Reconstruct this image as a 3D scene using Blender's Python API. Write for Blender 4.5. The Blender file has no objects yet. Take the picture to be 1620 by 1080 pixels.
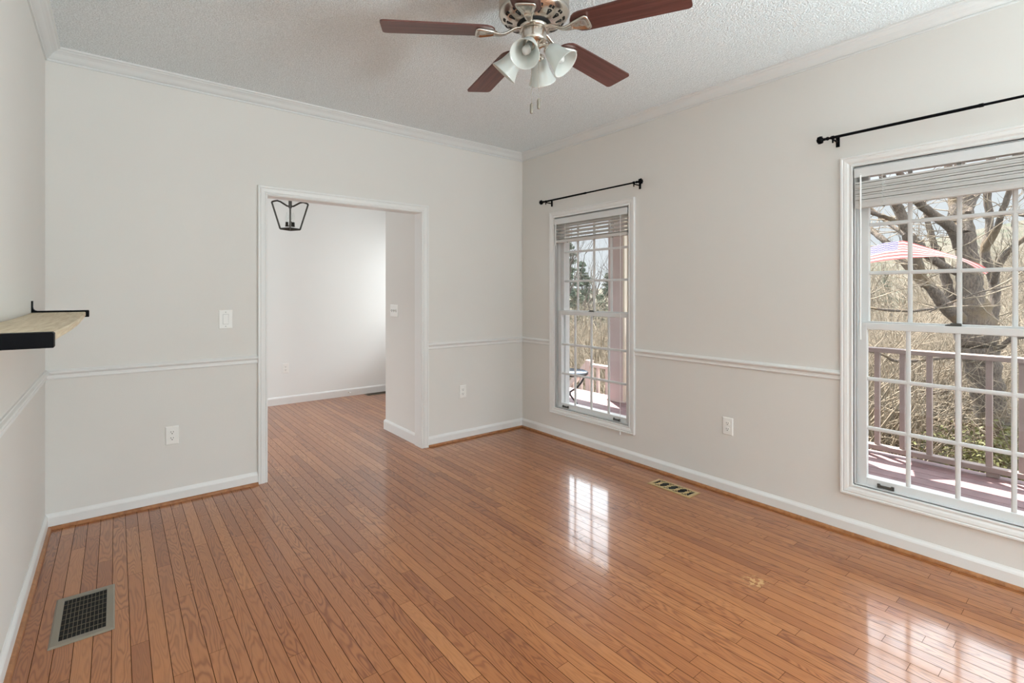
import bpy, bmesh, math, random
import numpy as np
from mathutils import Vector, Matrix
PI = math.pi
sc = bpy.context.scene
random.seed(7)

# ------------------------------------------------------------------ camera, sky, sun, fill lamps, exposure
THETA = math.radians(38.57)
CAM_H = 1.355
cd = bpy.data.cameras.new('camera'); cam = bpy.data.objects.new('camera', cd)
sc.collection.objects.link(cam); sc.camera = cam
cam.location = (0, 0, CAM_H); cam.rotation_euler = (PI/2, 0, -THETA)
cd.sensor_width = 36; cd.lens = 785.6/1620*36; cd.shift_y = -76.3/1620; cd.clip_start = 0.02; cd.clip_end = 500

world = bpy.data.worlds.new('sky'); sc.world = world; world.use_nodes = True
wn = world.node_tree; wn.nodes.clear()
wo = wn.nodes.new('ShaderNodeOutputWorld'); bg = wn.nodes.new('ShaderNodeBackground')
SKY_LOW, SKY_HAZE, SKY_TOP = 1.15, 9.0, 1.5
tc = wn.nodes.new('ShaderNodeTexCoord'); sx = wn.nodes.new('ShaderNodeSeparateXYZ')
cr = wn.nodes.new('ShaderNodeValToRGB')      # hazy at the horizon, bluer above, glaring towards the high sun
for p_, c_ in ((0.0, (0.90, 0.95, 1.0)), (0.20, (0.80, 0.90, 1.0)), (0.34, (1.0, 0.985, 0.96)), (1.0, (0.80, 0.90, 1.0))):
    k_ = cr.color_ramp.elements[0] if p_ == 0.0 else cr.color_ramp.elements[1] if p_ == 1.0 else cr.color_ramp.elements.new(p_)
    k_.position = p_; k_.color = (*c_, 1)
ms = wn.nodes.new('ShaderNodeFloatCurve'); c_ = ms.mapping.curves[0]
for p_, v_ in ((0.0, SKY_LOW), (0.19, SKY_LOW), (0.33, SKY_HAZE), (0.47, SKY_HAZE), (0.66, SKY_TOP), (1.0, SKY_TOP)):
    q_ = c_.points[0] if p_ == 0.0 else c_.points[-1] if p_ == 1.0 else c_.points.new(p_, v_/10)
    q_.location = (p_, v_/10)
ms.mapping.update()
mm = wn.nodes.new('ShaderNodeMath'); mm.operation = 'MULTIPLY'; mm.inputs[1].default_value = 10.0
wn.links.new(tc.outputs['Generated'], sx.inputs[0]); wn.links.new(sx.outputs['Z'], cr.inputs[0]); wn.links.new(sx.outputs['Z'], ms.inputs['Value']); wn.links.new(ms.outputs[0], mm.inputs[0])
wn.links.new(cr.outputs[0], bg.inputs['Color']); wn.links.new(mm.outputs[0], bg.inputs['Strength'])
wn.links.new(bg.outputs[0], wo.inputs[0])

SUN_EL, SUN_AZ = math.radians(64), math.radians(57)
sd = bpy.data.lights.new('sun', 'SUN'); sd.energy = 27.0; sd.angle = math.radians(0.53); sd.color = (1, 0.95, 0.87)
sun = bpy.data.objects.new('sun', sd); sc.collection.objects.link(sun)
sun.rotation_euler = Vector((math.cos(SUN_AZ)*math.cos(SUN_EL), math.sin(SUN_AZ)*math.cos(SUN_EL), math.sin(SUN_EL))).to_track_quat('Z', 'Y').to_euler()

def area(name, loc, direction, sx_, sy_, watts, col=(1, 1, 1)):
    d = bpy.data.lights.new(name, 'AREA'); d.shape = 'RECTANGLE'; d.size = sx_; d.size_y = sy_; d.energy = watts; d.color = col
    o = bpy.data.objects.new(name, d); sc.collection.objects.link(o); o.location = loc
    o.rotation_euler = Vector(direction).to_track_quat('-Z', 'Z').to_euler(); return o
# area lamps added at unseen windows to brighten both rooms
area('daylight_rear', (2.2, -2.56, 1.35), (-0.55, 0.83, 0), 1.4, 2.0, 5, (0.90, 0.97, 1.0))
area('daylight_side', (3.20, -1.87, 1.17), (-0.73, 0.12, 0.67), 0.80, 1.6, 310, (0.83, 0.965, 1.0))  # added fill, tilted up for the ceiling and left wall
area('daylight_rear_low', (0.62, -2.44, 0.32), (-0.02, 0.42, 0.91), 1.5, 0.5, 22, (0.80, 0.96, 1.0))  # added low fill aimed at the ceiling
area('daylight_hall', (3.21, 5.55, 1.45), (-1, 0, 0), 1.3, 1.6, 15, (0.93, 0.98, 1.0))
area('daylight_hall_side', (-1.15, 5.2, 1.45), (1, 0, 0), 1.6, 1.7, 19, (0.93, 0.98, 1.0))  # added fill on the unseen left of the next room

sc.view_settings.view_transform = 'Standard'; sc.view_settings.look = 'None'
sc.view_settings.exposure = 0.05; sc.view_settings.gamma = 1.0; sc.view_settings.use_curve_mapping = False
sc.cycles.max_bounces = 12; sc.cycles.diffuse_bounces = 6; sc.cycles.transparent_max_bounces = 16
sc.cycles.sample_clamp_indirect = 6.0; sc.cycles.caustics_reflective = False

# ------------------------------------------------------------------ helpers
class MB:
    """collects shapes, then becomes ONE mesh object"""
    def __init__(s): s.v = []; s.f = []; s.sm = []
    def add(s, vs, fs, smooth=False):
        o = len(s.v); s.v += [tuple(p) for p in vs]
        s.f += [tuple(i+o for i in f) for f in fs]; s.sm += [smooth]*len(fs)
        return s
    def box(s, x0, x1, y0, y1, z0, z1):
        vs = [(x, y, z) for x in (x0, x1) for y in (y0, y1) for z in (z0, z1)]
        return s.add(vs, [(0,1,3,2),(4,6,7,5),(0,4,5,1),(2,3,7,6),(0,2,6,4),(1,5,7,3)])
    def bbox(s, x0, x1, y0, y1, z0, z1, b=0.003):
        """box with chamfered edges"""
        bm = bmesh.new(); bmesh.ops.create_cube(bm, size=1)
        for v in bm.verts:
            v.co = Vector(((x0+x1)/2+v.co.x*(x1-x0), (y0+y1)/2+v.co.y*(y1-y0), (z0+z1)/2+v.co.z*(z1-z0)))
        bmesh.ops.bevel(bm, geom=bm.edges[:], offset=b, segments=2, affect='EDGES', profile=0.5)
        return s.bm(bm)
    def bm(s, bm, smooth=False, M=None):
        bm.verts.index_update()
        s.add([(M @ v.co if M else v.co) for v in bm.verts], [[v.index for v in f.verts] for f in bm.faces], smooth)
        bm.free(); return s
    def loft(s, rings, closed=False, caps=True, ring_closed=True, smooth=False):
        n = len(rings[0]); vs = [p for r in rings for p in r]; fs = []
        m = len(rings)
        for i in range(m if closed else m-1):
            a = i*n; b = ((i+1) % m)*n
            for k in range(n if ring_closed else n-1):
                k2 = (k+1) % n
                fs.append((a+k, a+k2, b+k2, b+k))
        s.add(vs, fs, smooth)
        if caps and not closed and ring_closed:
            s.add(rings[0], [tuple(range(n))[::-1]]); s.add(rings[-1], [tuple(range(n))])
        return s
    def tube(s, pts, radii, n=8, caps=True, smooth=True):
        pts = [Vector(p) for p in pts]
        if not hasattr(radii, '__len__'): radii = [radii]*len(pts)
        rings = []; ref = None
        for i, p in enumerate(pts):
            t = (pts[min(i+1, len(pts)-1)]-pts[max(i-1, 0)])
            if t.length < 1e-9: t = Vector((0, 0, 1))
            t.normalize()
            if ref is None:
                ref = Vector((0, 0, 1)) if abs(t.z) < 0.9 else Vector((1, 0, 0))
            u = ref - t*ref.dot(t)
            if u.length < 1e-6: u = t.orthogonal()
            u.normalize(); w = t.cross(u); ref = u
            rings.append([p+(u*math.cos(2*PI*k/n)+w*math.sin(2*PI*k/n))*radii[i] for k in range(n)])
        return s.loft(rings, caps=caps, smooth=smooth)
    def lathe(s, prof, n=32, M=None, smooth=True, caps=False):
        rings = []
        for r, z in prof:
            ring = [Vector((r*math.cos(2*PI*k/n), r*math.sin(2*PI*k/n), z)) for k in range(n)]
            rings.append([M @ p for p in ring] if M else ring)
        return s.loft(rings, caps=caps, smooth=smooth)
    def sphere(s, c, r, n=16, sz=1.0):
        prof = [(max(1e-5, r*math.sin(PI*i/(n//2))), -r*sz*math.cos(PI*i/(n//2))) for i in range(n//2+1)]
        return s.lathe(prof, n, Matrix.Translation(c))
    def build(s, name, mat, parent=None, loc=None, rot=None):
        me = bpy.data.meshes.new(name); me.from_pydata(s.v, [], s.f)
        me.polygons.foreach_set('use_smooth', s.sm); me.materials.append(mat)
        bm = bmesh.new(); bm.from_mesh(me); bmesh.ops.recalc_face_normals(bm, faces=bm.faces[:]); bm.to_mesh(me); bm.free()
        o = bpy.data.objects.new(name, me); sc.collection.objects.link(o)
        if parent:
            o.parent = parent
            if loc is None:                       # parts are given in world coordinates
                acc = Vector((0, 0, 0)); q = parent
                while q: acc += q.location; q = q.parent
                o.location = -acc
        if loc is not None: o.location = loc
        if rot is not None: o.rotation_euler = rot
        return o

def tag(o, label=None, cat=None, group=None, kind=None):
    if label: o['label'] = label
    if cat: o['category'] = cat
    if group: o['group'] = group
    if kind: o['kind'] = kind
    return o
def empty(name, loc, label=None, cat=None, group=None, kind=None):
    o = bpy.data.objects.new(name, None); sc.collection.objects.link(o); o.location = loc
    o.empty_display_size = 0.05
    return tag(o, label, cat, group, kind)
def struct(name, mb, mat, label=None, cat=None):
    return tag(mb.build(name, mat), label, cat, kind='structure')
def copy_tree(o, parent=None):
    c = o.copy(); sc.collection.objects.link(c)
    if parent: c.parent = parent
    for ch in list(o.children): copy_tree(ch, c)
    return c

# ------------------------------------------------------------------ materials
def new_mat(name):
    m = bpy.data.materials.new(name); m.use_nodes = True
    return m, m.node_tree.nodes, m.node_tree.links, m.node_tree.nodes['Principled BSDF']
def mat(name, col, rough=0.5, metal=0.0, var=0.04, scale=6.0, bump=0.0, bscale=60.0, spec=0.5, coat=0.0):
    m, N, L, P = new_mat(name)
    P.inputs['Roughness'].default_value = rough; P.inputs['Metallic'].default_value = metal
    P.inputs['Specular IOR Level'].default_value = spec; P.inputs['Coat Weight'].default_value = coat
    t = N.new('ShaderNodeTexCoord'); nz = N.new('ShaderNodeTexNoise'); nz.inputs['Scale'].default_value = scale; nz.inputs['Detail'].default_value = 3
    r = N.new('ShaderNodeValToRGB'); a = [max(0, c*(1-var)) for c in col]; b = [min(1, c*(1+var)) for c in col]
    r.color_ramp.elements[0].position = 0.3; r.color_ramp.elements[1].position = 0.7
    r.color_ramp.elements[0].color = (*a, 1); r.color_ramp.elements[1].color = (*b, 1)
    L.new(t.outputs['Object'], nz.inputs['Vector']); L.new(nz.outputs['Fac'], r.inputs[0]); L.new(r.outputs[0], P.inputs['Base Color'])
    if bump:
        n2 = N.new('ShaderNodeTexNoise'); n2.inputs['Scale'].default_value = bscale; n2.inputs['Detail'].default_value = 4
        bp = N.new('ShaderNodeBump'); bp.inputs['Strength'].default_value = bump; bp.inputs['Distance'].default_value = 0.01
        L.new(t.outputs['Object'], n2.inputs['Vector']); L.new(n2.outputs['Fac'], bp.inputs['Height']); L.new(bp.outputs[0], P.inputs['Normal'])
    return m

def math_node(N, L, op, a, b=None, c=None):
    n = N.new('ShaderNodeMath'); n.operation = op
    for i, x in enumerate((a, b, c)):
        if x is None: continue
        if isinstance(x, (int, float)): n.inputs[i].default_value = x
        else: L.new(x, n.inputs[i])
    return n.outputs[0]
def combine(N, L, x, y, z):
    n = N.new('ShaderNodeCombineXYZ')
    for i, k in enumerate((x, y, z)):
        if isinstance(k, (int, float)): n.inputs[i].default_value = k
        else: L.new(k, n.inputs[i])
    return n.outputs[0]
def mixc(N, L, fac, a, b, mode='MIX'):
    n = N.new('ShaderNodeMix'); n.data_type = 'RGBA'; n.blend_type = mode
    for i, k in ((0, fac), (6, a), (7, b)):
        if isinstance(k, (int, float)): n.inputs[i].default_value = k
        elif isinstance(k, tuple): n.inputs[i].default_value = k
        else: L.new(k, n.inputs[i])
    return n.outputs[2]

def floor_material():
    m, N, L, P = new_mat('oak_floor')
    W = 0.0572
    t = N.new('ShaderNodeTexCoord'); s = N.new('ShaderNodeSeparateXYZ'); L.new(t.outputs['Object'], s.inputs[0])
    X, Y = s.outputs[0], s.outputs[1]
    xr = math_node(N, L, 'DIVIDE', math_node(N, L, 'ADD', X, 0.242), W)
    row = math_node(N, L, 'FLOOR', xr); fx = math_node(N, L, 'FRACT', xr)
    def rnd(v, k):
        w = N.new('ShaderNodeTexWhiteNoise'); w.noise_dimensions = '3D'; L.new(combine(N, L, v if not isinstance(v, tuple) else v[0], v[1] if isinstance(v, tuple) else 0.0, k), w.inputs['Vector']); return w.outputs['Value']
    ln = math_node(N, L, 'MULTIPLY_ADD', rnd(row, 1.5), 0.55, 0.42)
    yr = math_node(N, L, 'ADD', math_node(N, L, 'DIVIDE', Y, ln), math_node(N, L, 'MULTIPLY', rnd(row, 3.5), 17.0))
    pl = math_node(N, L, 'FLOOR', yr); fy = math_node(N, L, 'FRACT', yr)
    r1 = rnd((row, pl), 5.5); r2 = rnd((row, pl), 7.5); r3 = rnd((row, pl), 9.5)
    # growth-ring contours, each board cut from its own piece of wood
    gv = combine(N, L, math_node(N, L, 'MULTIPLY_ADD', fx, 0.75, math_node(N, L, 'MULTIPLY', r2, 60)), math_node(N, L, 'MULTIPLY', Y, 1.75), math_node(N, L, 'MULTIPLY', r1, 90))
    n1 = N.new('ShaderNodeTexNoise'); n1.inputs['Scale'].default_value = 1.0; n1.inputs['Detail'].default_value = 2.2; n1.inputs['Roughness'].default_value = 0.45
    L.new(gv, n1.inputs['Vector'])
    freq = math_node(N, L, 'MULTIPLY_ADD', r3, 90.0, 85.0)
    ring = math_node(N, L, 'MULTIPLY_ADD', math_node(N, L, 'SINE', math_node(N, L, 'MULTIPLY', n1.outputs['Fac'], freq)), 0.5, 0.5)
    ring = math_node(N, L, 'POWER', ring, 2.2)
    # fine pores
    pv = combine(N, L, math_node(N, L, 'MULTIPLY', X, 420), math_node(N, L, 'MULTIPLY', Y, 14), r1)
    n2 = N.new('ShaderNodeTexNoise'); n2.inputs['Scale'].default_value = 1.0; n2.inputs['Detail'].default_value = 3; L.new(pv, n2.inputs['Vector'])
    base = N.new('ShaderNodeValToRGB'); e = base.color_ramp
    e.elements[0].position = 0.0; e.elements[0].color = FLOOR_COLS[0]
    e.elements[1].position = 1.0; e.elements[1].color = FLOOR_COLS[3]
    for p_, c_ in ((0.25, FLOOR_COLS[1]), (0.7, FLOOR_COLS[2])):
        k = e.elements.new(p_); k.color = c_
    L.new(r1, base.inputs[0])
    dark = mixc(N, L, 1.0, base.outputs[0], (0.50, 0.40, 0.34, 1), 'MULTIPLY')
    c1 = mixc(N, L, math_node(N, L, 'MULTIPLY', ring, math_node(N, L, 'MULTIPLY_ADD', r2, 0.55, 0.25)), base.outputs[0], dark)
    pore = math_node(N, L, 'MULTIPLY', math_node(N, L, 'SMOOTH_MIN', math_node(N, L, 'MULTIPLY', math_node(N, L, 'SUBTRACT', n2.outputs['Fac'], 0.45), 3.0), 1.0, 0.1), 0.28)
    pore = math_node(N, L, 'MAXIMUM', pore, 0.0)
    c2 = mixc(N, L, pore, c1, (0.16, 0.06, 0.025, 1))
    # seams between boards
    ex = math_node(N, L, 'MULTIPLY', math_node(N, L, 'MINIMUM', fx, math_node(N, L, 'SUBTRACT', 1.0, fx)), W)
    ey = math_node(N, L, 'MULTIPLY', math_node(N, L, 'MINIMUM', fy, math_node(N, L, 'SUBTRACT', 1.0, fy)), ln)
    def step(v, a, b):
        mr = N.new('ShaderNodeMapRange'); mr.interpolation_type = 'SMOOTHSTEP'; L.new(v, mr.inputs[0])
        mr.inputs[1].default_value = a; mr.inputs[2].default_value = b; return mr.outputs[0]
    seam = math_node(N, L, 'MINIMUM', step(ex, 0.0006, 0.0019), step(ey, 0.0003, 0.0011))
    c3 = mixc(N, L, seam, (0.055, 0.020, 0.008, 1), c2)
    # worn pale scuff in the finish near the right-hand wall
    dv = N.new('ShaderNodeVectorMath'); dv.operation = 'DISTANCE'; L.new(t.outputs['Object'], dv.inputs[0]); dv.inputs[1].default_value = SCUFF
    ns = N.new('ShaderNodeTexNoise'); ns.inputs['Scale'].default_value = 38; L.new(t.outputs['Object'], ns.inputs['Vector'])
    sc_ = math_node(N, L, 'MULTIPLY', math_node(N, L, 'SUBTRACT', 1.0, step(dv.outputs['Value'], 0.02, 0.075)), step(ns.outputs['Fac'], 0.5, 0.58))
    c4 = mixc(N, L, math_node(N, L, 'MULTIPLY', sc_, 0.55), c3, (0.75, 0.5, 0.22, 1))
    L.new(c4, P.inputs['Base Color'])
    L.new(math_node(N, L, 'MULTIPLY', seam, 0.65), P.inputs['Coat Weight']); L.new(math_node(N, L, 'MULTIPLY', seam, 0.35), P.inputs['Specular IOR Level'])
    P.inputs['Roughness'].default_value = 0.2; P.inputs['Specular IOR Level'].default_value = 0.35
    P.inputs['Coat Roughness'].default_value = 0.09
    rr = math_node(N, L, 'MULTIPLY_ADD', n2.outputs['Fac'], 0.14, 0.26); L.new(rr, P.inputs['Roughness'])
    # slightly cupped boards, open grain and grooves
    cup = math_node(N, L, 'MULTIPLY', math_node(N, L, 'MULTIPLY', fx, math_node(N, L, 'SUBTRACT', 1.0, fx)), 0.0012)
    tilt = math_node(N, L, 'MULTIPLY', math_node(N, L, 'MULTIPLY', math_node(N, L, 'SUBTRACT', r3, 0.5), fx), 0.0009)
    h = math_node(N, L, 'ADD', math_node(N, L, 'ADD', cup, tilt), math_node(N, L, 'MULTIPLY', seam, 0.0002))
    h = math_node(N, L, 'ADD', h, math_node(N, L, 'MULTIPLY', n2.outputs['Fac'], 0.00022))
    h = math_node(N, L, 'SUBTRACT', h, math_node(N, L, 'MULTIPLY', ring, 0.00006))
    bp = N.new('ShaderNodeBump'); bp.inputs['Strength'].default_value = 0.6; bp.inputs['Distance'].default_value = 1.0
    L.new(h, bp.inputs['Height']); L.new(bp.outputs[0], P.inputs['Normal'])
    return m
FLOOR_COLS = [(0.30, 0.100, 0.030, 1), (0.36, 0.127, 0.040, 1), (0.395, 0.145, 0.046, 1), (0.45, 0.180, 0.062, 1)]
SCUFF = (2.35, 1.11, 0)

def wood(name, c_dark, c_light, axis=0, freq=40, rough=0.4, stretch=1.5):
    m, N, L, P = new_mat(name)
    t = N.new('ShaderNodeTexCoord'); mp = N.new('ShaderNodeMapping'); L.new(t.outputs['Object'], mp.inputs[0])
    sc3 = [freq]*3; sc3[axis] = stretch; mp.inputs['Scale'].default_value = sc3
    n = N.new('ShaderNodeTexNoise'); n.inputs['Scale'].default_value = 1.0; n.inputs['Detail'].default_value = 5; n.inputs['Distortion'].default_value = 0.6
    L.new(mp.outputs[0], n.inputs['Vector'])
    r = N.new('ShaderNodeValToRGB'); r.color_ramp.elements[0].position = 0.35; r.color_ramp.elements[1].position = 0.65
    r.color_ramp.elements[0].color = (*c_dark, 1); r.color_ramp.elements[1].color = (*c_light, 1)
    L.new(n.outputs['Fac'], r.inputs[0]); L.new(r.outputs[0], P.inputs['Base Color']); P.inputs['Roughness'].default_value = rough
    return m

def popcorn():
    m, N, L, P = new_mat('popcorn_ceiling')
    t = N.new('ShaderNodeTexCoord')
    v = N.new('ShaderNodeTexVoronoi'); v.inputs['Scale'].default_value = 105; L.new(t.outputs['Object'], v.inputs['Vector'])
    n = N.new('ShaderNodeTexNoise'); n.inputs['Scale'].default_value = 170; n.inputs['Detail'].default_value = 3; L.new(t.outputs['Object'], n.inputs['Vector'])
    h = math_node(N, L, 'ADD', math_node(N, L, 'MULTIPLY', math_node(N, L, 'SUBTRACT', 1.0, v.outputs['Distance']), 0.6), math_node(N, L, 'MULTIPLY', n.outputs['Fac'], 0.9))
    bp = N.new('ShaderNodeBump'); bp.inputs['Strength'].default_value = 0.85; bp.inputs['Distance'].default_value = 0.006
    L.new(h, bp.inputs['Height']); L.new(bp.outputs[0], P.inputs['Normal'])
    r = N.new('ShaderNodeValToRGB'); r.color_ramp.elements[0].position = 0.38; r.color_ramp.elements[1].position = 0.6
    r.color_ramp.elements[0].color = (0.67, 0.715, 0.73, 1); r.color_ramp.elements[1].color = (0.86, 0.915, 0.94, 1)
    L.new(n.outputs['Fac'], r.inputs[0]); L.new(r.outputs[0], P.inputs['Base Color']); P.inputs['Roughness'].default_value = 0.95
    return m

def glass_mat():
    m = bpy.data.materials.new('window_glass'); m.use_nodes = True; N = m.node_tree.nodes; L = m.node_tree.links; N.clear()
    o = N.new('ShaderNodeOutputMaterial'); mx = N.new('ShaderNodeMixShader'); tr = N.new('ShaderNodeBsdfTransparent'); gl = N.new('ShaderNodeBsdfGlossy')
    gl.inputs['Roughness'].default_value = 0.0; fr = N.new('ShaderNodeLayerWeight'); fr.inputs['Blend'].default_value = 0.5
    tr.inputs['Color'].default_value = (0.97, 0.98, 0.975, 1)
    fc = math_node(N, L, 'MULTIPLY_ADD', math_node(N, L, 'POWER', fr.outputs['Facing'], 5.0), 0.8, 0.03)
    L.new(fc, mx.inputs[0]); L.new(tr.outputs[0], mx.inputs[1]); L.new(gl.outputs[0], mx.inputs[2]); L.new(mx.outputs[0], o.inputs[0])
    return m
def translucent(name, col, amount=0.5, rough=0.3, gloss=0.06):
    m = bpy.data.materials.new(name); m.use_nodes = True; N = m.node_tree.nodes; L = m.node_tree.links; N.clear()
    o = N.new('ShaderNodeOutputMaterial'); a = N.new('ShaderNodeBsdfDiffuse'); b = N.new('ShaderNodeBsdfTranslucent'); g = N.new('ShaderNodeBsdfGlossy')
    nz = N.new('ShaderNodeTexNoise'); nz.inputs['Scale'].default_value = 9; t = N.new('ShaderNodeTexCoord'); L.new(t.outputs['Object'], nz.inputs['Vector'])
    c = mixc(N, L, nz.outputs['Fac'], tuple(x*0.94 for x in col)+(1,), (*col, 1))
    for s in (a, b): L.new(c, s.inputs['Color'])
    g.inputs['Roughness'].default_value = rough
    m1 = N.new('ShaderNodeMixShader'); m1.inputs[0].default_value = amount; m2 = N.new('ShaderNodeMixShader'); m2.inputs[0].default_value = gloss
    L.new(a.outputs[0], m1.inputs[1]); L.new(b.outputs[0], m1.inputs[2]); L.new(m1.outputs[0], m2.inputs[1]); L.new(g.outputs[0], m2.inputs[2]); L.new(m2.outputs[0], o.inputs[0])
    return m

M = {}
M['wall'] = mat('wall_paint', (0.725, 0.705, 0.672), 0.75, var=0.012, scale=1.3, bump=0.04, bscale=220, spec=0.3)
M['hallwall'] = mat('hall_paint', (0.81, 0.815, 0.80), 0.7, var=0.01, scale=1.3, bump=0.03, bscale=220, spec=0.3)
M['trim'] = mat('white_trim_paint', (0.765, 0.76, 0.745), 0.38, var=0.01, scale=4)
M['crown'] = mat('crown_paint', (0.70, 0.71, 0.705), 0.5, var=0.01, scale=4)
M['ceiling'] = popcorn()
M['floor'] = floor_material()
M['shoe'] = wood('oak_shoe', (0.26, 0.10, 0.035), (0.38, 0.16, 0.06), 0, 30, 0.35, 30)
M['vinyl'] = mat('white_vinyl', (0.68, 0.68, 0.675), 0.35, var=0.01)
M['track'] = mat('grey_track', (0.42, 0.42, 0.41), 0.5)
M['glass'] = glass_mat()
M['blind'] = translucent('white_blind_slat', (0.86, 0.85, 0.83), 0.45, 0.4, 0.03)
M['cord'] = mat('white_cord', (0.8, 0.8, 0.78), 0.6)
M['black'] = mat('black_iron', (0.003, 0.003, 0.004), 0.55, var=0.2, spec=0.08)
M['nickel'] = mat('brushed_nickel', (0.62, 0.57, 0.51), 0.24, metal=1.0, var=0.03, scale=30)
M['dark'] = mat('dark_void', (0.006, 0.006, 0.006), 0.8)
M['blade'] = wood('cherry_blade', (0.075, 0.022, 0.016), (0.135, 0.045, 0.035), 0, 55, 0.38, 2.5)
M['shade'] = translucent('frosted_glass', (0.86, 0.88, 0.85), 0.45, 0.12, 0.07)
M['bulb'] = translucent('frosted_bulb', (0.82, 0.82, 0.80), 0.4, 0.2, 0.05)
M['clear_bulb'] = M['glass']
M['plate'] = mat('white_plate', (0.84, 0.83, 0.80), 0.35, var=0.01)
M['brass'] = mat('polished_brass', (0.78, 0.60, 0.32), 0.28, metal=1.0, var=0.04, scale=25)
M['grey_metal'] = mat('taupe_register', (0.27, 0.24, 0.195), 0.5, metal=0.35, var=0.03)
M['wire'] = mat('bronze_wire', (0.16, 0.13, 0.09), 0.5, metal=0.6)
M['handle'] = mat('pewter_handle', (0.10, 0.095, 0.085), 0.4, metal=0.6)
M['shelf'] = wood('pale_pine', (0.58, 0.46, 0.30), (0.74, 0.63, 0.46), 1, 85, 0.55, 4.0)
M['bronze'] = mat('oil_bronze', (0.045, 0.040, 0.034), 0.4, metal=0.7)
M['rubber'] = mat('white_rubber', (0.8, 0.8, 0.8), 0.5)

# ------------------------------------------------------------------ room shell
XL, XR, YB, YR, CZ = -0.317, 3.235, 3.888, -2.62, 2.76
WT = 0.15
def panel(mb, axis, a0, a1, us, vs, holes):
    """wall slab between a0..a1 on the axis; us/vs cut lines; holes = list of (u0,u1,v0,v1)"""
    us = sorted(set(us+[h[0] for h in holes]+[h[1] for h in holes])); vs = sorted(set(vs+[h[2] for h in holes]+[h[3] for h in holes]))
    for i in range(len(us)-1):
        for j in range(len(vs)-1):
            cu, cv = (us[i]+us[i+1])/2, (vs[j]+vs[j+1])/2
            if any(h[0] < cu < h[1] and h[2] < cv < h[3] for h in holes): continue
            if axis == 'x': mb.box(a0, a1, us[i], us[i+1], vs[j], vs[j+1])
            else: mb.box(us[i], us[i+1], a0, a1, vs[j], vs[j+1])
    return mb
W_SMALL = (2.545, 3.402, 0.29, 2.057)       # y0,y1,z0,z1 of the clear opening
W_BIG = (0.115, 0.980, 0.29, 2.057)
W_ADDED = (-2.302, -1.437, 0.29, 2.057)
HALLW = (4.9, 6.2, 0.7, 2.3)
struct('wall_right', panel(MB(), 'x', XR, XR+WT, [YR-WT, 6.63], [-0.05, CZ+0.05], [W_SMALL, W_BIG, W_ADDED, HALLW]), M['wall'])
struct('wall_left', panel(MB(), 'x', XL-WT, XL, [YR-WT, YB+0.115], [-0.05, CZ+0.05], []), M['wall'])
DX0, DX1, DZ = 0.852, 2.086, 2.058
struct('wall_back', panel(MB(), 'y', YB, YB+0.115, [XL, XR], [0, CZ], [(DX0-0.02, DX1+0.02, -0.01, DZ+0.02)]), M['wall'])
struct('wall_rear', panel(MB(), 'y', YR-WT, YR, [XL, XR], [0, CZ], [(-0.15, 3.05, 0.3, 2.4)]), M['wall'])
struct('wall_hall', MB().box(DX1+0.022, XR, YB+0.115, 4.67, 0, CZ), M['wall'])
struct('wall_hall_far', MB().box(-1.45, XR, 6.48, 6.63, 0, CZ), M['hallwall'])
struct('wall_hall_left', panel(MB(), 'x', -1.35, -1.2, [YB, 6.48], [0, CZ], [(4.4, 6.0, 0.6, 2.3)]), M['hallwall'])
struct('wall_hall_front', MB().box(-1.2, XL-WT, YB, YB+0.115, 0, CZ), M['hallwall'])
struct('floor', MB().box(-1.45, XR+WT, YR-WT, 6.63, -0.06, 0.0), M['floor'])
struct('ceiling', MB().box(-1.45, XR+WT, YR-WT, 6.63, CZ, CZ+0.06), M['ceiling'])

def molding(mb, p0, p1, nrm, prof, m0=0, m1=0):
    """prof = [(d,z)] offsets from the wall along nrm; m: 1 inside mitre, -1 outside mitre, 0 square"""
    p0 = Vector((*p0, 0)); p1 = Vector((*p1, 0)); n = Vector((*nrm, 0)); t = (p1-p0).normalized()
    r0 = [p0+n*d+t*(d*m0)+Vector((0, 0, z)) for d, z in prof]; r1 = [p1+n*d-t*(d*m1)+Vector((0, 0, z)) for d, z in prof]
    return mb.loft([r0, r1])
BASE = [(0, 0), (0.014, 0), (0.014, 0.066), (0.011, 0.074), (0.005, 0.083), (0.003, 0.088), (0, 0.088)]
SHOE = [(0.014, 0), (0.030, 0), (0.030, 0.006), (0.027, 0.012), (0.021, 0.016), (0.014, 0.018)]
RAIL = [(0, 0.858), (0.006, 0.858), (0.010, 0.863), (0.010, 0.868), (0.007, 0.872), (0.007, 0.884), (0.013, 0.888), (0.019, 0.893), (0.021, 0.899), (0.018, 0.905), (0.009, 0.909), (0.006, 0.913), (0, 0.914)]
h = 0.072
CROWN = [(0, CZ-h), (0.008, CZ-h), (0.010, CZ-h+0.008), (0.007, CZ-h+0.011), (0.012, CZ-h+0.014), (0.018, CZ-h+0.018), (0.026, CZ-h+0.026), (0.036, CZ-0.032), (0.046, CZ-0.024), (0.056, CZ-0.018), (0.060, CZ-0.012), (0.068, CZ-0.009), (0.070, CZ), (0, CZ)]
CW = 0.064          # casing width
cl, cr_ = DX0-CW, DX1+CW
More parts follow.
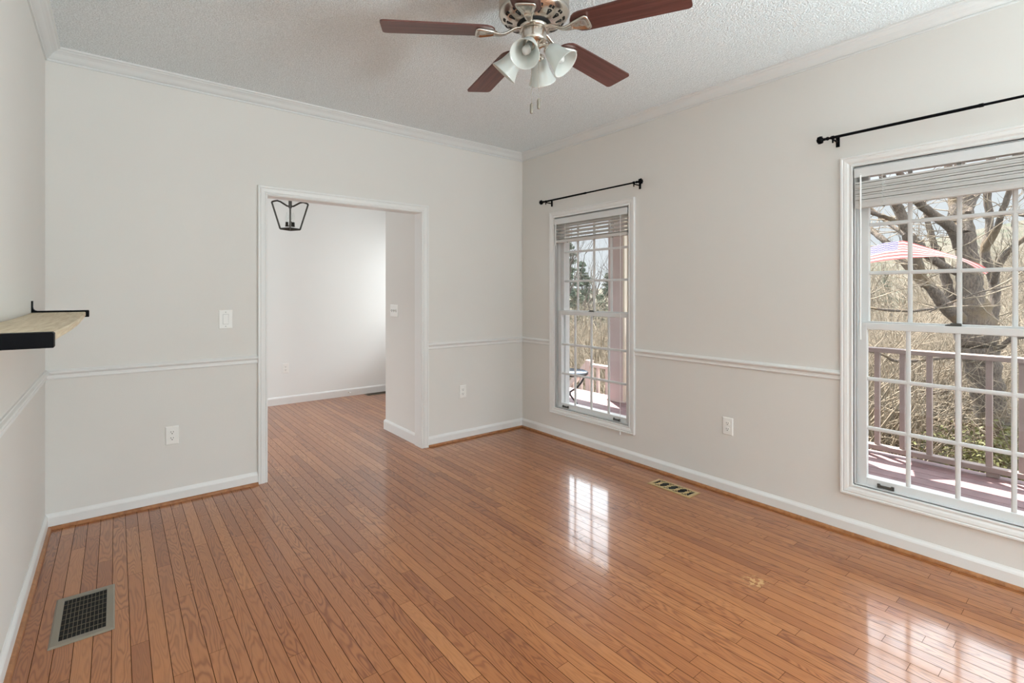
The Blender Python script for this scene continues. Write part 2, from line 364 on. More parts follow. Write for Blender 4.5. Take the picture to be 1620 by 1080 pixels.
for nm, mtl, prof, gap in (('baseboard', M['trim'], BASE, True), ('trim_shoe', M['shoe'], SHOE, True), ('trim_chair_rail', M['trim'], RAIL, True), ('trim_crown', M['crown'], CROWN, False)):
    mb = molding(MB(), (XL, YR), (XL, YB), (1, 0), prof, 1, 1); struct(nm+'_left', mb, mtl)
    mb = MB()
    if gap:
        molding(mb, (XL, YB), (cl, YB), (0, -1), prof, 1, 0); molding(mb, (cr_+(0.002 if nm == 'trim_shoe' else 0), YB), (XR, YB), (0, -1), prof, 0, 1)
    else: molding(mb, (XL, YB), (XR, YB), (0, -1), prof, 1, 1)
    struct(nm+'_back', mb, mtl)
    mb = MB()
    if nm == 'trim_chair_rail':
        molding(mb, (XR, YB), (XR, W_SMALL[1]+0.062), (-1, 0), prof, 1, 0); molding(mb, (XR, W_SMALL[0]-0.062), (XR, W_BIG[1]+0.062), (-1, 0), prof, 0, 0); molding(mb, (XR, W_BIG[0]-0.062), (XR, W_ADDED[1]+0.062), (-1, 0), prof, 0, 0); molding(mb, (XR, W_ADDED[0]-0.062), (XR, YR), (-1, 0), prof, 0, 1)
    else: molding(mb, (XR, YB), (XR, YR), (-1, 0), prof, 1, 1)
    struct(nm+'_right', mb, mtl)
HB = [(0, 0), (0.015, 0), (0.015, 0.078), (0.011, 0.088), (0.004, 0.096), (0, 0.096)]
struct('baseboard_hall_far', molding(MB(), (-1.2, 6.48), (XR, 6.48), (0, -1), HB), M['trim'])
mb = molding(MB(), (DX1+0.022, YB+0.118), (DX1+0.022, 4.67), (-1, 0), HB, 0, -1); molding(mb, (DX1+0.022, 4.67), (XR, 4.67), (0, 1), HB, -1, 0)
struct('baseboard_hall', mb, M['trim'])

# door opening: jambs, head and casing
door = empty('door_1', (DX0, YB, 0), kind='structure')
mb = MB(); mb.box(DX0-0.02, DX0, YB-0.002, YB+0.122, 0, DZ+0.02); mb.box(DX1, DX1+0.02, YB-0.002, YB+0.122, 0, DZ+0.02); mb.box(DX0, DX1, YB-0.002, YB+0.122, DZ, DZ+0.02)
mb.build('jamb', M['trim'], door)
CAS = [(0.003, 0), (0.003, 0.010), (0.006, 0.012), (0.012, 0.012), (0.015, 0.009), (0.019, 0.009), (0.022, 0.013), (0.040, 0.017), (0.046, 0.017), (0.049, 0.014), (0.052, 0.018), (0.062, 0.019), (0.065, 0.016), (0.065, 0)]
def casing(mb, face, a0, a1, z0, z1, prof, axis, sgn, closed=True, bprof=None):
    """mitred frame around an opening a0..a1 x z0..z1 on plane 'face'; sgn = direction the casing stands proud"""
    rings = []
    cs = [(a0, z0, -1, -1), (a0, z1, -1, 1), (a1, z1, 1, 1), (a1, z0, 1, -1)]
    for a, z, sa, sz in cs:
        ring = []
        for w, d in prof:
            aa = a+sa*w; zz = z+sz*w if (closed or sz > 0) else 0.0
            ring.append((face+sgn*d, aa, zz) if axis == 'x' else (aa, face+sgn*d, zz))
        rings.append(ring)
    return mb.loft(rings, closed=closed)
casing(MB(), YB, DX0, DX1, 0, DZ, CAS, 'y', -1, closed=False).build('casing', M['trim'], door)

# ------------------------------------------------------------------ windows
WCAS = [(0.004, 0), (0.004, 0.011), (0.008, 0.014), (0.014, 0.014), (0.017, 0.010), (0.022, 0.011), (0.030, 0.016), (0.044, 0.019), (0.050, 0.017), (0.054, 0.021), (0.062, 0.021), (0.064, 0.018), (0.064, 0)]
def frame_ring(mb, x0, x1, y0, y1, z0, z1, wl, wr, wb, wt, b=0.003):
    mb.bbox(x0, x1, y0, y0+wl, z0, z1, b); mb.bbox(x0, x1, y1-wr, y1, z0, z1, b)
    mb.bbox(x0, x1, y0+wl-0.001, y1-wr+0.001, z0, z0+wb, b); mb.bbox(x0, x1, y0+wl-0.001, y1-wr+0.001, z1-wt, z1, b)
def muntins(mb, x0, x1, y0, y1, z0, z1, ys, zs, w=0.020):
    """crossing bars with a raised middle"""
    for y in ys:
        mb.bbox(x0, x1, y-w/2, y+w/2, z0, z1, 0.0025); mb.box(x0-0.003, x0+0.001, y-w*0.22, y+w*0.22, z0, z1)
    for z in zs:
        mb.bbox(x0-0.0007, x1-0.0007, y0, y1, z-w/2, z+w/2, 0.0025); mb.box(x0-0.0037, x0+0.001, y0, y1, z-w*0.22, z+w*0.22)
MEET = 1.160
def make_window(name, O, cols, handles):
    y0, y1, z0, z1 = O
    w = empty(name, (XR, (y0+y1)/2, z0), kind='structure')
    casing(MB(), XR, y0, y1, z0, z1, WCAS, 'x', -1).build('casing', M['trim'], w)
    mb = MB()                                                          # jamb liner through the wall
    for a in ((y0-0.004, y0+0.004, z0, z1), (y1-0.004, y1+0.004, z0, z1)): mb.box(XR, XR+WT+0.01, *a)
    mb.box(XR, XR+WT+0.01, y0, y1, z1-0.004, z1+0.004); mb.box(XR, XR+0.03, y0, y1, z0-0.004, z0+0.002); mb.box(XR+0.03, XR+WT+0.03, y0, y1, z0-0.02, z0-0.003)
    # outer brick-mould
    frame_ring(mb, XR+0.115, XR+WT+0.02, y0-0.03, y1+0.03, z0-0.03, z1+0.03, 0.05, 0.05, 0.05, 0.05)
    mb.build('jamb', M['vinyl'], w)
    mb = MB()
    mb.box(XR+0.006, XR+0.012, y1-0.012, y1-0.003, z0+0.005, z1-0.01); mb.box(XR+0.006, XR+0.012, y0+0.003, y0+0.012, z0+0.005, z1-0.01)
    mb.box(XR+0.012, XR+0.030, y1-0.009, y1-0.004, z0, z1); mb.box(XR+0.012, XR+0.030, y0+0.004, y0+0.009, z0, z1)
    mb.build('track', M['track'], w)
    SW = 0.051
    gy0, gy1 = y0+SW+0.005, y1-SW
    # lower sash (inner)
    mb = MB(); xa, xb = XR+0.030, XR+0.060
    frame_ring(mb, xa, xb, y0+0.006, y1-0.006, z0, MEET+0.030, SW-0.006, SW-0.006, 0.042, 0.036)
    ls = mb.build('lower_sash', M['vinyl'], w)
    zs = [z0+0.042+(MEET-0.006-z0-0.042)*k/3 for k in (1, 2)]
    mb = MB(); muntins(mb, xa+0.008, xa+0.020, gy0, gy1, z0+0.04, MEET, cols, zs)
    g = mb.build('grille', M['vinyl'], ls)
    p = MB().box(xa+0.012, xa+0.016, gy0-0.004, gy1+0.004, z0+0.038, MEET).build('pane', M['glass'], ls)
    # upper sash (outer)
    mb = MB(); xa, xb = XR+0.065, XR+0.095
    frame_ring(mb, xa, xb, y0+0.006, y1-0.006, MEET+0.002, z1-0.004, SW-0.006, SW-0.006, 0.036, 0.045)
    us = mb.build('upper_sash', M['vinyl'], w)
    zs = [MEET+0.038+(z1-0.049-MEET-0.038)*k/3 for k in (1, 2)]
    mb = MB(); muntins(mb, xa+0.008, xa+0.020, gy0, gy1, MEET+0.03, z1-0.04, cols, zs)
    g = mb.build('grille', M['vinyl'], us)
    p = MB().box(xa+0.012, xa+0.016, gy0-0.004, gy1+0.004, MEET+0.034, z1-0.045).build('pane', M['glass'], us)
    # sash lock on the meeting rail
    yc = (y0+y1)/2+0.02
    mb = MB(); mb.lathe([(0.0001, 0), (0.032, 0), (0.032, 0.006), (0.022, 0.010), (0.0001, 0.011)], 20, Matrix.Translation((XR+0.048, yc, MEET+0.0295)) @ Matrix.Diagonal((0.45, 1, 1, 1)))
    mb.bbox(XR+0.034, XR+0.042, yc-0.034, yc+0.01, MEET+0.034, MEET+0.045, 0.002)
    mb.build('sash_lock', M['handle'], w)
    for hy in handles:                                                  # lift handles on the bottom rail
        mb = MB(); zc = z0+0.012
        mb.bbox(XR+0.024, XR+0.031, hy-0.038, hy-0.024, zc-0.010, zc+0.012, 0.002); mb.bbox(XR+0.024, XR+0.031, hy+0.024, hy+0.038, zc-0.010, zc+0.012, 0.002)
        mb.bbox(XR+0.012, XR+0.018, hy-0.030, hy+0.030, zc-0.005, zc+0.010, 0.002); mb.bbox(XR+0.015, XR+0.030, hy-0.030, hy-0.024, zc-0.004, zc+0.008, 0.001); mb.bbox(XR+0.015, XR+0.030, hy+0.024, hy+0.030, zc-0.004, zc+0.008, 0.001)
        mb.build('lift_handle', M['handle'], w)
    return w
make_window('window_1', W_SMALL, [3.184, 2.987, 2.790], [3.292, 2.690])
make_window('window_2', W_BIG, [0.747, 0.549, 0.351], [0.842, 0.24])
make_window('window_6', W_ADDED, [-1.663, -1.860, -2.057], [-1.555, -2.157])  # out-of-view window added so light reaches the left wall
# unseen glazing added behind the camera and in the next room for light
for nm, ax, f0, a0, a1, z0, z1 in (('window_3', 'y', YR-0.10, -0.15, 3.05, 0.3, 2.4), ('window_4', 'x', XR+0.08, 4.9, 6.2, 0.7, 2.3), ('window_5', 'x', -1.30, 4.4, 6.0, 0.6, 2.3)):
    w = empty(nm, (f0, a0, z0) if ax == 'x' else (a0, f0, z0), kind='structure')
    mb = MB(); pb = MB()
    for k in range(5):
        a = a0+(a1-a0-0.05)*k/4
        (mb.box(f0, f0+0.05, a, a+0.05, z0, z1) if ax == 'x' else mb.box(a, a+0.05, f0, f0+0.05, z0, z1))
    for z in (z0, (z0+z1)/2, z1-0.05):
        (mb.box(f0+0.002, f0+0.048, a0+0.001, a1-0.001, z, z+0.05) if ax == 'x' else mb.box(a0+0.001, a1-0.001, f0+0.002, f0+0.048, z, z+0.05))
    (pb.box(f0+0.02, f0+0.024, a0, a1, z0, z1) if ax == 'x' else pb.box(a0, a1, f0+0.02, f0+0.024, z0, z1))
    mb.build('frame', M['vinyl'], w); pb.build('pane', M['glass'], w)

# ------------------------------------------------------------------ window blinds
def slat(mb, y0, y1, z, zr, depth=0.046, tilt=0.0, x=XR+0.008, xth=0.0030):
    """one curved slat; z at y1 (far/left end), zr at y0"""
    rings = []
    for yy, zz in ((y0, zr), (y1, z)):
        up = []; lo = []
        for k in range(7):
            s = k/6-0.5; c = 0.0035*(1-4*s*s)
            px = s*depth*math.cos(tilt); pz = s*depth*math.sin(tilt)+c
            up.append((x+px, yy, zz+pz+xth/2)); lo.append((x+px, yy, zz+pz-xth/2))
        rings.append(up+lo[::-1])
    mb.loft(rings)
def make_blind(label, O, levels, bottom, headz, cords, wand, tassel, thick=0.003):
    y0, y1, z0, z1 = O; y0 += 0.010; y1 -= 0.010
    b = empty('window_blind', (XR, (y0+y1)/2, z1-0.05), label, 'blind', 'white slatted blinds')
    mb = MB(); mb.bbox(XR-0.016, XR+0.028, y0-0.003, y1+0.003, headz, z1-0.012, 0.004)
    mb.bbox(XR-0.020, XR-0.016, y0-0.006, y1+0.006, headz-0.006, z1-0.010, 0.002); mb.build('headrail', M['vinyl'], b)
    mb = MB()
    for zl, zr, tl in levels: slat(mb, y0, y1, zl, zr, tilt=tl, xth=thick)
    mb.build('slats', M['blind'], b)
    mb = MB(); zl, zr = bottom
    r0 = []; r1 = []
    for px, pz in ((-0.022, -0.011), (-0.024, 0.0), (-0.022, 0.011), (0.022, 0.011), (0.024, 0), (0.022, -0.011)):
        r0.append((XR+0.008+px, y0, zr+pz)); r1.append((XR+0.008+px, y1, zl+pz))
    mb.loft([r0, r1]); br = mb.build('bottom_rail', M['blind'], b)
    for c in cords:
        mb = MB(); f = (c-y0)/(y1-y0); zb = zr+(zl-zr)*f
        for dx in (-0.018, 0.034):
            mb.tube([(XR+dx, c, headz), (XR+dx, c, zb)], 0.0011, 5)
            for k in range(14):                                         # slack of the ladder string bunched over the stacked slats
                zz = zb+0.012+(headz-0.02-zb)*k/14; s = random.uniform(-1, 1)
                mb.tube([(XR+dx, c, zz), (XR+dx-0.004*(1 if dx < 0 else -1), c+0.012*s, zz+0.004), (XR+dx, c+0.016*s, zz-0.003), (XR+dx, c, zz-0.007)], 0.0010, 4)
        mb.build('ladder_cord', M['cord'], b)
        MB().lathe([(0.0001, 0), (0.006, 0), (0.006, 0.004), (0.0001, 0.004)], 10, Matrix.Translation((XR+0.008, c, zb-0.0145))).build('cord_plug', M['handle'], b)
    if wand:
        wy, wz = wand; mb = MB(); mb.tube([(XR-0.022, wy, headz+0.004), (XR-0.024, wy, wz)], 0.0042, 8); mb.tube([(XR-0.022, wy, headz+0.012), (XR-0.010, wy, headz+0.012)], 0.003, 6)
        mb.build('wand', M['cord'], b)
    if tassel:
        ty, tz = tassel; mb = MB(); mb.tube([(XR-0.022, ty, headz), (XR-0.026, ty, tz+0.03)], 0.0014, 5); mb.tube([(XR-0.018, ty+0.006, headz), (XR-0.026, ty, tz+0.30)], 0.0012, 5)
        mb.lathe([(0.0001, 0), (0.006, 0.002), (0.0065, 0.010), (0.003, 0.030), (0.0001, 0.032)], 10, Matrix.Translation((XR-0.026, ty, tz)))
        mb.build('pull_cord', M['cord'], b)
    return b
lv = []
for k in range(11): lv.append((1.853+k*0.0112, 1.866+k*0.0118, 0.05*math.sin(k*2.3)))
make_blind('white slatted blind drawn up crookedly in the window behind the larger tree', W_BIG, lv, (1.838, 1.850), 2.002, [0.845, 0.24], (0.944, 1.10), None, 0.0094)
lv = [(1.848, 1.850, 0.05), (1.858, 1.861, -0.06), (1.884, 1.888, -0.25), (1.916, 1.922, -0.30), (1.948, 1.952, -0.22), (1.972, 1.975, -0.1), (1.986, 1.988, 0.04), (1.996, 1.998, 0.02)]
make_blind('white slatted blind with gaps between slats in the window nearest the corner', W_SMALL, lv, (1.836, 1.838), 2.000, [3.25, 2.72], (3.375, 1.80), (2.612, 0.20))

# ------------------------------------------------------------------ curtain rods
def curtain_rod(label, ya, yb, z, step, xo=0.08):
    x = XR-xo
    r = empty('curtain_rod', (XR, (ya+yb)/2, z), label, 'curtain rod', 'black curtain rods')
    mb = MB(); hi, lo = max(ya, yb), min(ya, yb)
    mb.tube([(x, hi-0.07, z), (x, step, z)], 0.0080, 12); mb.tube([(x, step+0.004, z), (x, step-0.012, z)], 0.0092, 12); mb.tube([(x, step, z), (x, lo+0.07, z)], 0.0064, 12); mb.build('rod', M['black'], r)
    for e, s in ((hi, -1), (lo, 1)):
        mb = MB(); mb.sphere((x, e+s*0.018, z), 0.019, 16)
        for k in range(8):
            a = k*PI/4; mb.tube([(x+0.018*math.cos(a), e+s*0.006, z+0.018*math.sin(a)), (x+0.0205*math.cos(a), e+s*0.018, z+0.0205*math.sin(a)), (x+0.018*math.cos(a), e+s*0.030, z+0.018*math.sin(a))], 0.0022, 5)
        mb.sphere((x, e+s*0.042, z), 0.0085, 12); mb.sphere((x, e+s*0.056, z), 0.0105, 12); mb.tube([(x, e+s*0.03, z), (x, e+s*0.072, z)], 0.006, 10)
        mb.build('finial', M['black'], r)
        mb = MB(); yb_ = e+s*0.082
        mb.tube([(x, yb_, z-0.010), (x, yb_, z-0.030)], 0.0045, 8); mb.tube([(x, yb_, z-0.010), (XR-0.004, yb_, z-0.012)], 0.005, 8)
        mb.bbox(XR-0.005, XR, yb_-0.010, yb_+0.010, z-0.040, z+0.016, 0.0015); mb.lathe([(0.0105, -0.006), (0.0105, 0.006)], 12, Matrix.Translation((x, yb_, z)) @ Matrix.Rotation(PI/2, 4, 'X'))
        mb.build('bracket', M['black'], r)
curtain_rod('short black curtain rod above the window nearest the corner', 3.530, 2.352, 2.216, 2.95)
curtain_rod('long black curtain rod above the window with the larger tree outside', 1.142, -0.05, 2.231, 0.45)

# ------------------------------------------------------------------ outlets and switches
def plate_frame(o, nrm, along, w=0.072, hgt=0.117):
    """matrix: local x along the wall, local y up, local z out of the wall"""
    z = Vector(nrm); y = Vector((0, 0, 1)); x = y.cross(z)
    return Matrix((( x.x, y.x, z.x, o[0]), (x.y, y.y, z.y, o[1]), (x.z, y.z, z.z, o[2]), (0, 0, 0, 1)))
def lbox(mb, Mx, x0, x1, y0, y1, z0, z1, b=0.001):
    t = MB(); t.bbox(x0, x1, y0, y1, z0, z1, b); mb.add([Mx @ Vector(v) for v in t.v], t.f); return mb
def lplate(mb, Mx, w, hg):
    rings = [[Mx @ Vector((sx_*(w/2-i), sy_*(hg/2-i), d)) for sx_, sy_ in ((-1, -1), (1, -1), (1, 1), (-1, 1))] for d, i in ((0, 0), (0.003, 0), (0.0055, 0.003), (0.0060, 0.006))]
    return mb.loft(rings)
def outlet(pos, nrm, label):
    o = empty('wall_outlet', pos, label, 'outlet', 'duplex wall outlets')
    Mx = plate_frame(pos, nrm, None)
    lplate(MB(), Mx, 0.072, 0.117).build('cover_plate', M['plate'], o)
    for dy in (0.0195, -0.0195):
        mb = MB(); pts = []
        for k in range(24):
            a = 2*PI*k/24; px = 0.0168*math.cos(a); py = max(-0.0140, min(0.0140, 0.0168*math.sin(a))); pts.append((px, py+dy))
        mb.loft([[Mx @ Vector((px, py, d)) for px, py in pts] for d in (0.005, 0.0085)])
        rc = mb.build('receptacle', M['plate'], o)
        mb = MB()
        lbox(mb, Mx, -0.0078, -0.0053, dy-0.001, dy+0.0085, 0.0083, 0.0088, 0.0002); lbox(mb, Mx, 0.0053, 0.0078, dy-0.000, dy+0.0075, 0.0083, 0.0088, 0.0002)
        mb.lathe([(0.0001, 0.0083), (0.0030, 0.0083), (0.0030, 0.0088), (0.0001, 0.0088)], 12, Mx @ Matrix.Translation((0, dy-0.0072, 0)))
        s = mb.build('slots', M['dark'], rc)
    mb = MB(); mb.lathe([(0.0001, 0.0078), (0.0025, 0.0074), (0.003, 0.0055)], 10, Mx); mb.build('screw', M['plate'], o)
outlet((0.284, YB, 0.436), (0, -1, 0), 'white duplex outlet low on the wall between shelf and doorway')
outlet((2.515, YB, 0.444), (0, -1, 0), 'white duplex outlet between the doorway and the room corner')
outlet((XR, 1.715, 0.457), (-1, 0, 0), 'white duplex outlet on the wall between the two windows')
outlet((1.622, 6.48, 0.437), (0, -1, 0), 'white duplex outlet seen through the doorway on the far wall')
sw = empty('light_switch', (0.588, YB, 1.177), 'single white rocker switch left of the doorway casing', 'light switch')
Mx = plate_frame((0.588, YB, 1.177), (0, -1, 0), None)
lplate(MB(), Mx, 0.082, 0.128).build('cover_plate', M['plate'], sw)
lbox(MB(), Mx, -0.0175, 0.0175, -0.0345, 0.0345, 0.004, 0.0065).build('rocker_recess', M['track'], sw)
mb = MB(); mb.loft([[Mx @ Vector((sx_*0.0158, y, d)) for sx_, y, d in ((-1, -0.0325, b0), (1, -0.0325, b0), (1, 0.0, b1), (1, 0.0325, b2), (-1, 0.0325, b2), (-1, 0.0, b1))] for b0, b1, b2 in ((0.004, 0.004, 0.004), (0.0115, 0.0085, 0.0072))])
mb.build('rocker', M['plate'], sw)
for dy in (0.0485, -0.0485):
    mb = MB(); mb.lathe([(0.0001, 0.0075), (0.0030, 0.0070), (0.0034, 0.0055)], 12, Mx @ Matrix.Translation((0, dy, 0))); mb.build('screw', M['track'], sw)
s3 = empty('triple_switch', (DX1+0.022, 4.47, 1.185), 'triple white toggle switch on the side wall beyond the doorway', 'light switch')
Mx = plate_frame((DX1+0.022, 4.47, 1.185), (-1, 0, 0), None)
lplate(MB(), Mx, 0.165, 0.117).build('cover_plate', M['plate'], s3)
for k in (-1, 0, 1):
    t = lbox(MB(), Mx, k*0.046-0.007, k*0.046+0.007, -0.013, 0.013, 0.005, 0.0075).build('toggle_slot', M['track'], s3)
    mb = MB(); mb.loft([[Mx @ Vector((k*0.046+sx_*0.0045, y+off, d)) for sx_, y in ((-1, -0.005), (1, -0.005), (1, 0.005), (-1, 0.005))] for d, off in ((0.006, 0.0), (0.019, 0.008))])
    mb.build('toggle', M['plate'], s3)
ds = empty('door_stop', (2.395, 6.465, 0.05), 'small white-tipped door stop on the far baseboard', 'door stop')
mb = MB(); pts = [(2.395+0.005*math.cos(k*0.9), 6.463-0.06*k/48, 0.05+0.005*math.sin(k*0.9)) for k in range(49)]; mb.tube(pts, 0.0016, 5); mb.build('spring', M['nickel'], ds)
MB().lathe([(0.0001, 0), (0.009, 0.001), (0.010, 0.010), (0.0001, 0.018)], 14, Matrix.Translation((2.395, 6.403, 0.05)) @ Matrix.Rotation(PI/2, 4, 'X')).build('rubber_tip', M['rubber'], ds)

# ------------------------------------------------------------------ floor registers
def ring_plate(mb, x0, x1, y0, y1, wx, wy, z=0.006):
    prof = [(0, 0.0), (0, 0.002), (0.006, z), (None, z), (None, 0.001)]
    rings = []
    for cx, cy, sx_, sy_ in ((x0, y0, 1, 1), (x1, y0, -1, 1), (x1, y1, -1, -1), (x0, y1, 1, -1)):
        rings.append([(cx+sx_*(d if d is not None else wx), cy+sy_*(d if d is not None else wy), zz) for d, zz in prof])
    mb.loft(rings, closed=True, ring_closed=False)
rg = empty('floor_register', (-0.104, 2.763, 0), 'large taupe floor register with black square grid by left wall', 'floor vent')
X0, X1, Y0, Y1 = -0.204, -0.004, 2.568, 2.962
mb = MB(); ring_plate(mb, X0, X1, Y0, Y1, 0.028, 0.032); mb.build('frame', M['grey_metal'], rg)
MB().box(X0+0.02, X1-0.02, Y0+0.02, Y1-0.02, 0.0002, 0.0012).build('duct_opening', M['dark'], rg)
mb = MB()
for k in range(1, 11):
    x = X0+0.028+(X1-X0-0.056)*k/11; mb.box(x-0.0009, x+0.0009, Y0+0.032, Y1-0.032, 0.0014, 0.0045)
for k in range(1, 8):
    y = Y0+0.032+(Y1-Y0-0.064)*k/8; mb.box(X0+0.028, X1-0.028, y-0.0008, y+0.0008, 0.0016, 0.0036)
mb.build('grid', M['wire'], rg)
br = empty('floor_register', (3.03, 2.0, 0), 'narrow brass floor register with scrolled lattice under the outlet', 'floor vent')
X0, X1, Y0, Y1 = 2.960, 3.098, 1.834, 2.166
mb = MB(); ring_plate(mb, X0, X1, Y0, Y1, 0.020, 0.026, 0.005); mb.build('frame', M['brass'], br)
MB().box(X0+0.015, X1-0.015, Y0+0.02, Y1-0.02, 0.0002, 0.0010).build('duct_opening', M['dark'], br)
mb = MB(); xc = (X0+X1)/2
ix0, ix1, iy0, iy1 = X0+0.019, X1-0.019, Y0+0.025, Y1-0.025
n = 4; L_ = (iy1-iy0)/n
for k in range(n):
    ya = iy0+k*L_
    for s in (1, -1):
        pts = []
        for j in range(13):
            f = j/12; pts.append((xc+s*(ix1-ix0)/2*math.cos(PI*f)*0.98, ya+L_*f, 0.0042))
        mb.tube(pts, 0.0022, 6)
    mb.lathe([(0.010, 0.0030), (0.014, 0.0030), (0.014, 0.0052), (0.010, 0.0052), (0.010, 0.0030)], 16, Matrix.Translation((xc, ya+L_/2, 0)))
    for s in (1, -1): mb.lathe([(0.0065, 0.0030), (0.0095, 0.0030), (0.0095, 0.0050), (0.0065, 0.0050), (0.0065, 0.0030)], 14, Matrix.Translation((xc+s*0.030, ya+L_/2, 0)))
mb.build('lattice', M['brass'], br)
hr = empty('floor_register', (2.80, 6.36, 0), 'dark floor register against the far baseboard beyond the doorway', 'floor vent')
mb = MB(); ring_plate(mb, 2.60, 2.95, 6.31, 6.45, 0.02, 0.02, 0.005)
for k in range(1, 14): mb.box(2.62+k*0.0225-0.003, 2.62+k*0.0225+0.003, 6.33, 6.43, 0.001, 0.004)
mb.build('frame', M['wire'], hr); MB().box(2.61, 2.94, 6.32, 6.44, 0.0002, 0.0010).build('duct_opening', M['dark'], hr)

# ------------------------------------------------------------------ wall shelf
sh = empty('wall_shelf', (XL, 2.4, 1.25), 'pale wooden wall shelf with black end brackets on left wall', 'shelf')
SXF = -0.119; SY0, SY1 = 1.50, 3.285
mb = MB(); rings = []
for k in range(25):
    f = k/24; y = SY0+(SY1-SY0)*f; sag = 0.010*4*f*(1-f)*(0.6+0.4*f); bow = 0.006*math.sin(PI*f)
    zt = 1.262-sag; zb = zt-0.021
    rings.append([(XL+0.002, y, zb), (SXF+bow-0.002, y, zb), (SXF+bow, y, zb+0.003), (SXF+bow, y, zt-0.003), (SXF+bow-0.003, y, zt), (XL+0.002, y, zt)])
mb.loft(rings); mb.build('board', M['shelf'], sh)
def shelf_bracket(ya, yb, nm='bracket'):
    zt = 1.270; z0 = 1.236; prof = []
    prof = [(XL+0.0005, z0), (SXF+0.012, z0), (SXF+0.013, z0+0.002), (SXF+0.013, zt-0.003), (SXF+0.010, zt), (XL+0.020, zt), (XL+0.012, zt+0.003), (XL+0.007, zt+0.009), (XL+0.005, zt+0.018), (XL+0.005, 1.318), (XL+0.0005, 1.318)]
    MB().loft([[(x, y, z) for x, z in prof] for y in (ya, yb)]).build(nm, M['black'], sh)
shelf_bracket(1.470, 1.502); shelf_bracket(3.283, 3.315)

# ------------------------------------------------------------------ ceiling fan
FX, FY = 1.4424, 1.6529
fan = empty('ceiling_fan', (FX, FY, CZ), 'five-blade ceiling fan with dark cherry blades and four glass shades', 'ceiling fan')
T = Matrix.Translation((FX, FY, 0))
mb = MB(); mb.lathe([(0.0001, CZ), (0.085, CZ), (0.085, CZ-0.02), (0.12, CZ-0.035), (0.150, CZ-0.055), (0.155, CZ-0.07), (0.155, 2.600), (0.152, 2.590), (0.156, 2.585), (0.152, 2.575), (0.140, 2.562), (0.115, 2.547), (0.088, 2.538), (0.076, 2.537)], 64, T)
mh = mb.build('motor_housing', M['nickel'], fan)
mb = MB()                                                               # fan-shaped vent cut-outs around the lower bowl
def bowl_pt(r, a):
    prof = [(0.152, 2.575), (0.140, 2.562), (0.115, 2.547), (0.088, 2.538)]
    z = prof[-1][1]
    for (ra, za), (rb, zb) in zip(prof, prof[1:]):
        if rb <= r <= ra: z = zb+(za-zb)*(r-rb)/(ra-rb)
    return (FX+r*math.cos(a), FY+r*math.sin(a), z-0.0012)
for k in range(15):
    a0 = 2*PI*k/15
    for shp in ([(0.095, -0.035), (0.095, 0.035), (0.118, 0.095), (0.122, 0.0), (0.118, -0.095)], [(0.126, -0.10), (0.126, -0.015), (0.137, -0.02), (0.135, -0.095)], [(0.126, 0.015), (0.126, 0.10), (0.135, 0.095), (0.137, 0.02)]):
        lo_ = [Vector(bowl_pt(r, a0+da)) for r, da in shp]
        MB().loft([lo_, [p_+Vector((0, 0, 0.003)) for p_ in lo_]]).build('vent_slot', M['dark'], mh)
MB().lathe([(0.0001, 2.541), (0.076, 2.541), (0.074, 2.532), (0.0001, 2.532)], 40, T).build('gap_ring', M['dark'], fan)
mb = MB(); mb.lathe([(0.0001, 2.534), (0.062, 2.534), (0.066, 2.530), (0.066, 2.517), (0.060, 2.513), (0.0001, 2.513)], 48, T); mb.build('flywheel', M['nickel'], fan)
mb = MB(); mb.lathe([(0.0001, 2.513), (0.048, 2.513), (0.048, 2.509), (0.054, 2.507), (0.055, 2.503), (0.055, 2.468), (0.052, 2.461), (0.040, 2.456), (0.028, 2.450), (0.026, 2.420), (0.020, 2.408), (0.010, 2.398), (0.006, 2.388), (0.0001, 2.384)], 48, T); mb.build('switch_housing', M['nickel'], fan)
# maker's script on the housing band
fc = bpy.data.curves.new('lettering', 'FONT'); fc.body = 'Hunter'; fc.size = 0.050; fc.align_x = 'CENTER'; fc.shear = 0.35; fc.extrude = 0.0006; fc.resolution_u = 3
fo = bpy.data.objects.new('lettering_source', fc); sc.collection.objects.link(fo)
bpy.context.view_layer.update()
tm = bpy.data.meshes.new_from_object(fo.evaluated_get(bpy.context.evaluated_depsgraph_get()))
bpy.data.objects.remove(fo)
aL = math.radians(262)
for vv in tm.vertices:
    x, y, z = vv.co; a = aL+x/0.155; r = 0.1552+z
    vv.co = (FX+r*math.cos(a), FY+r*math.sin(a), 2.607+y)
tm.materials.append(M['black']); lo = bpy.data.objects.new('lettering', tm); sc.collection.objects.link(lo); lo.parent = mh; lo.location = (0, 0, 0)
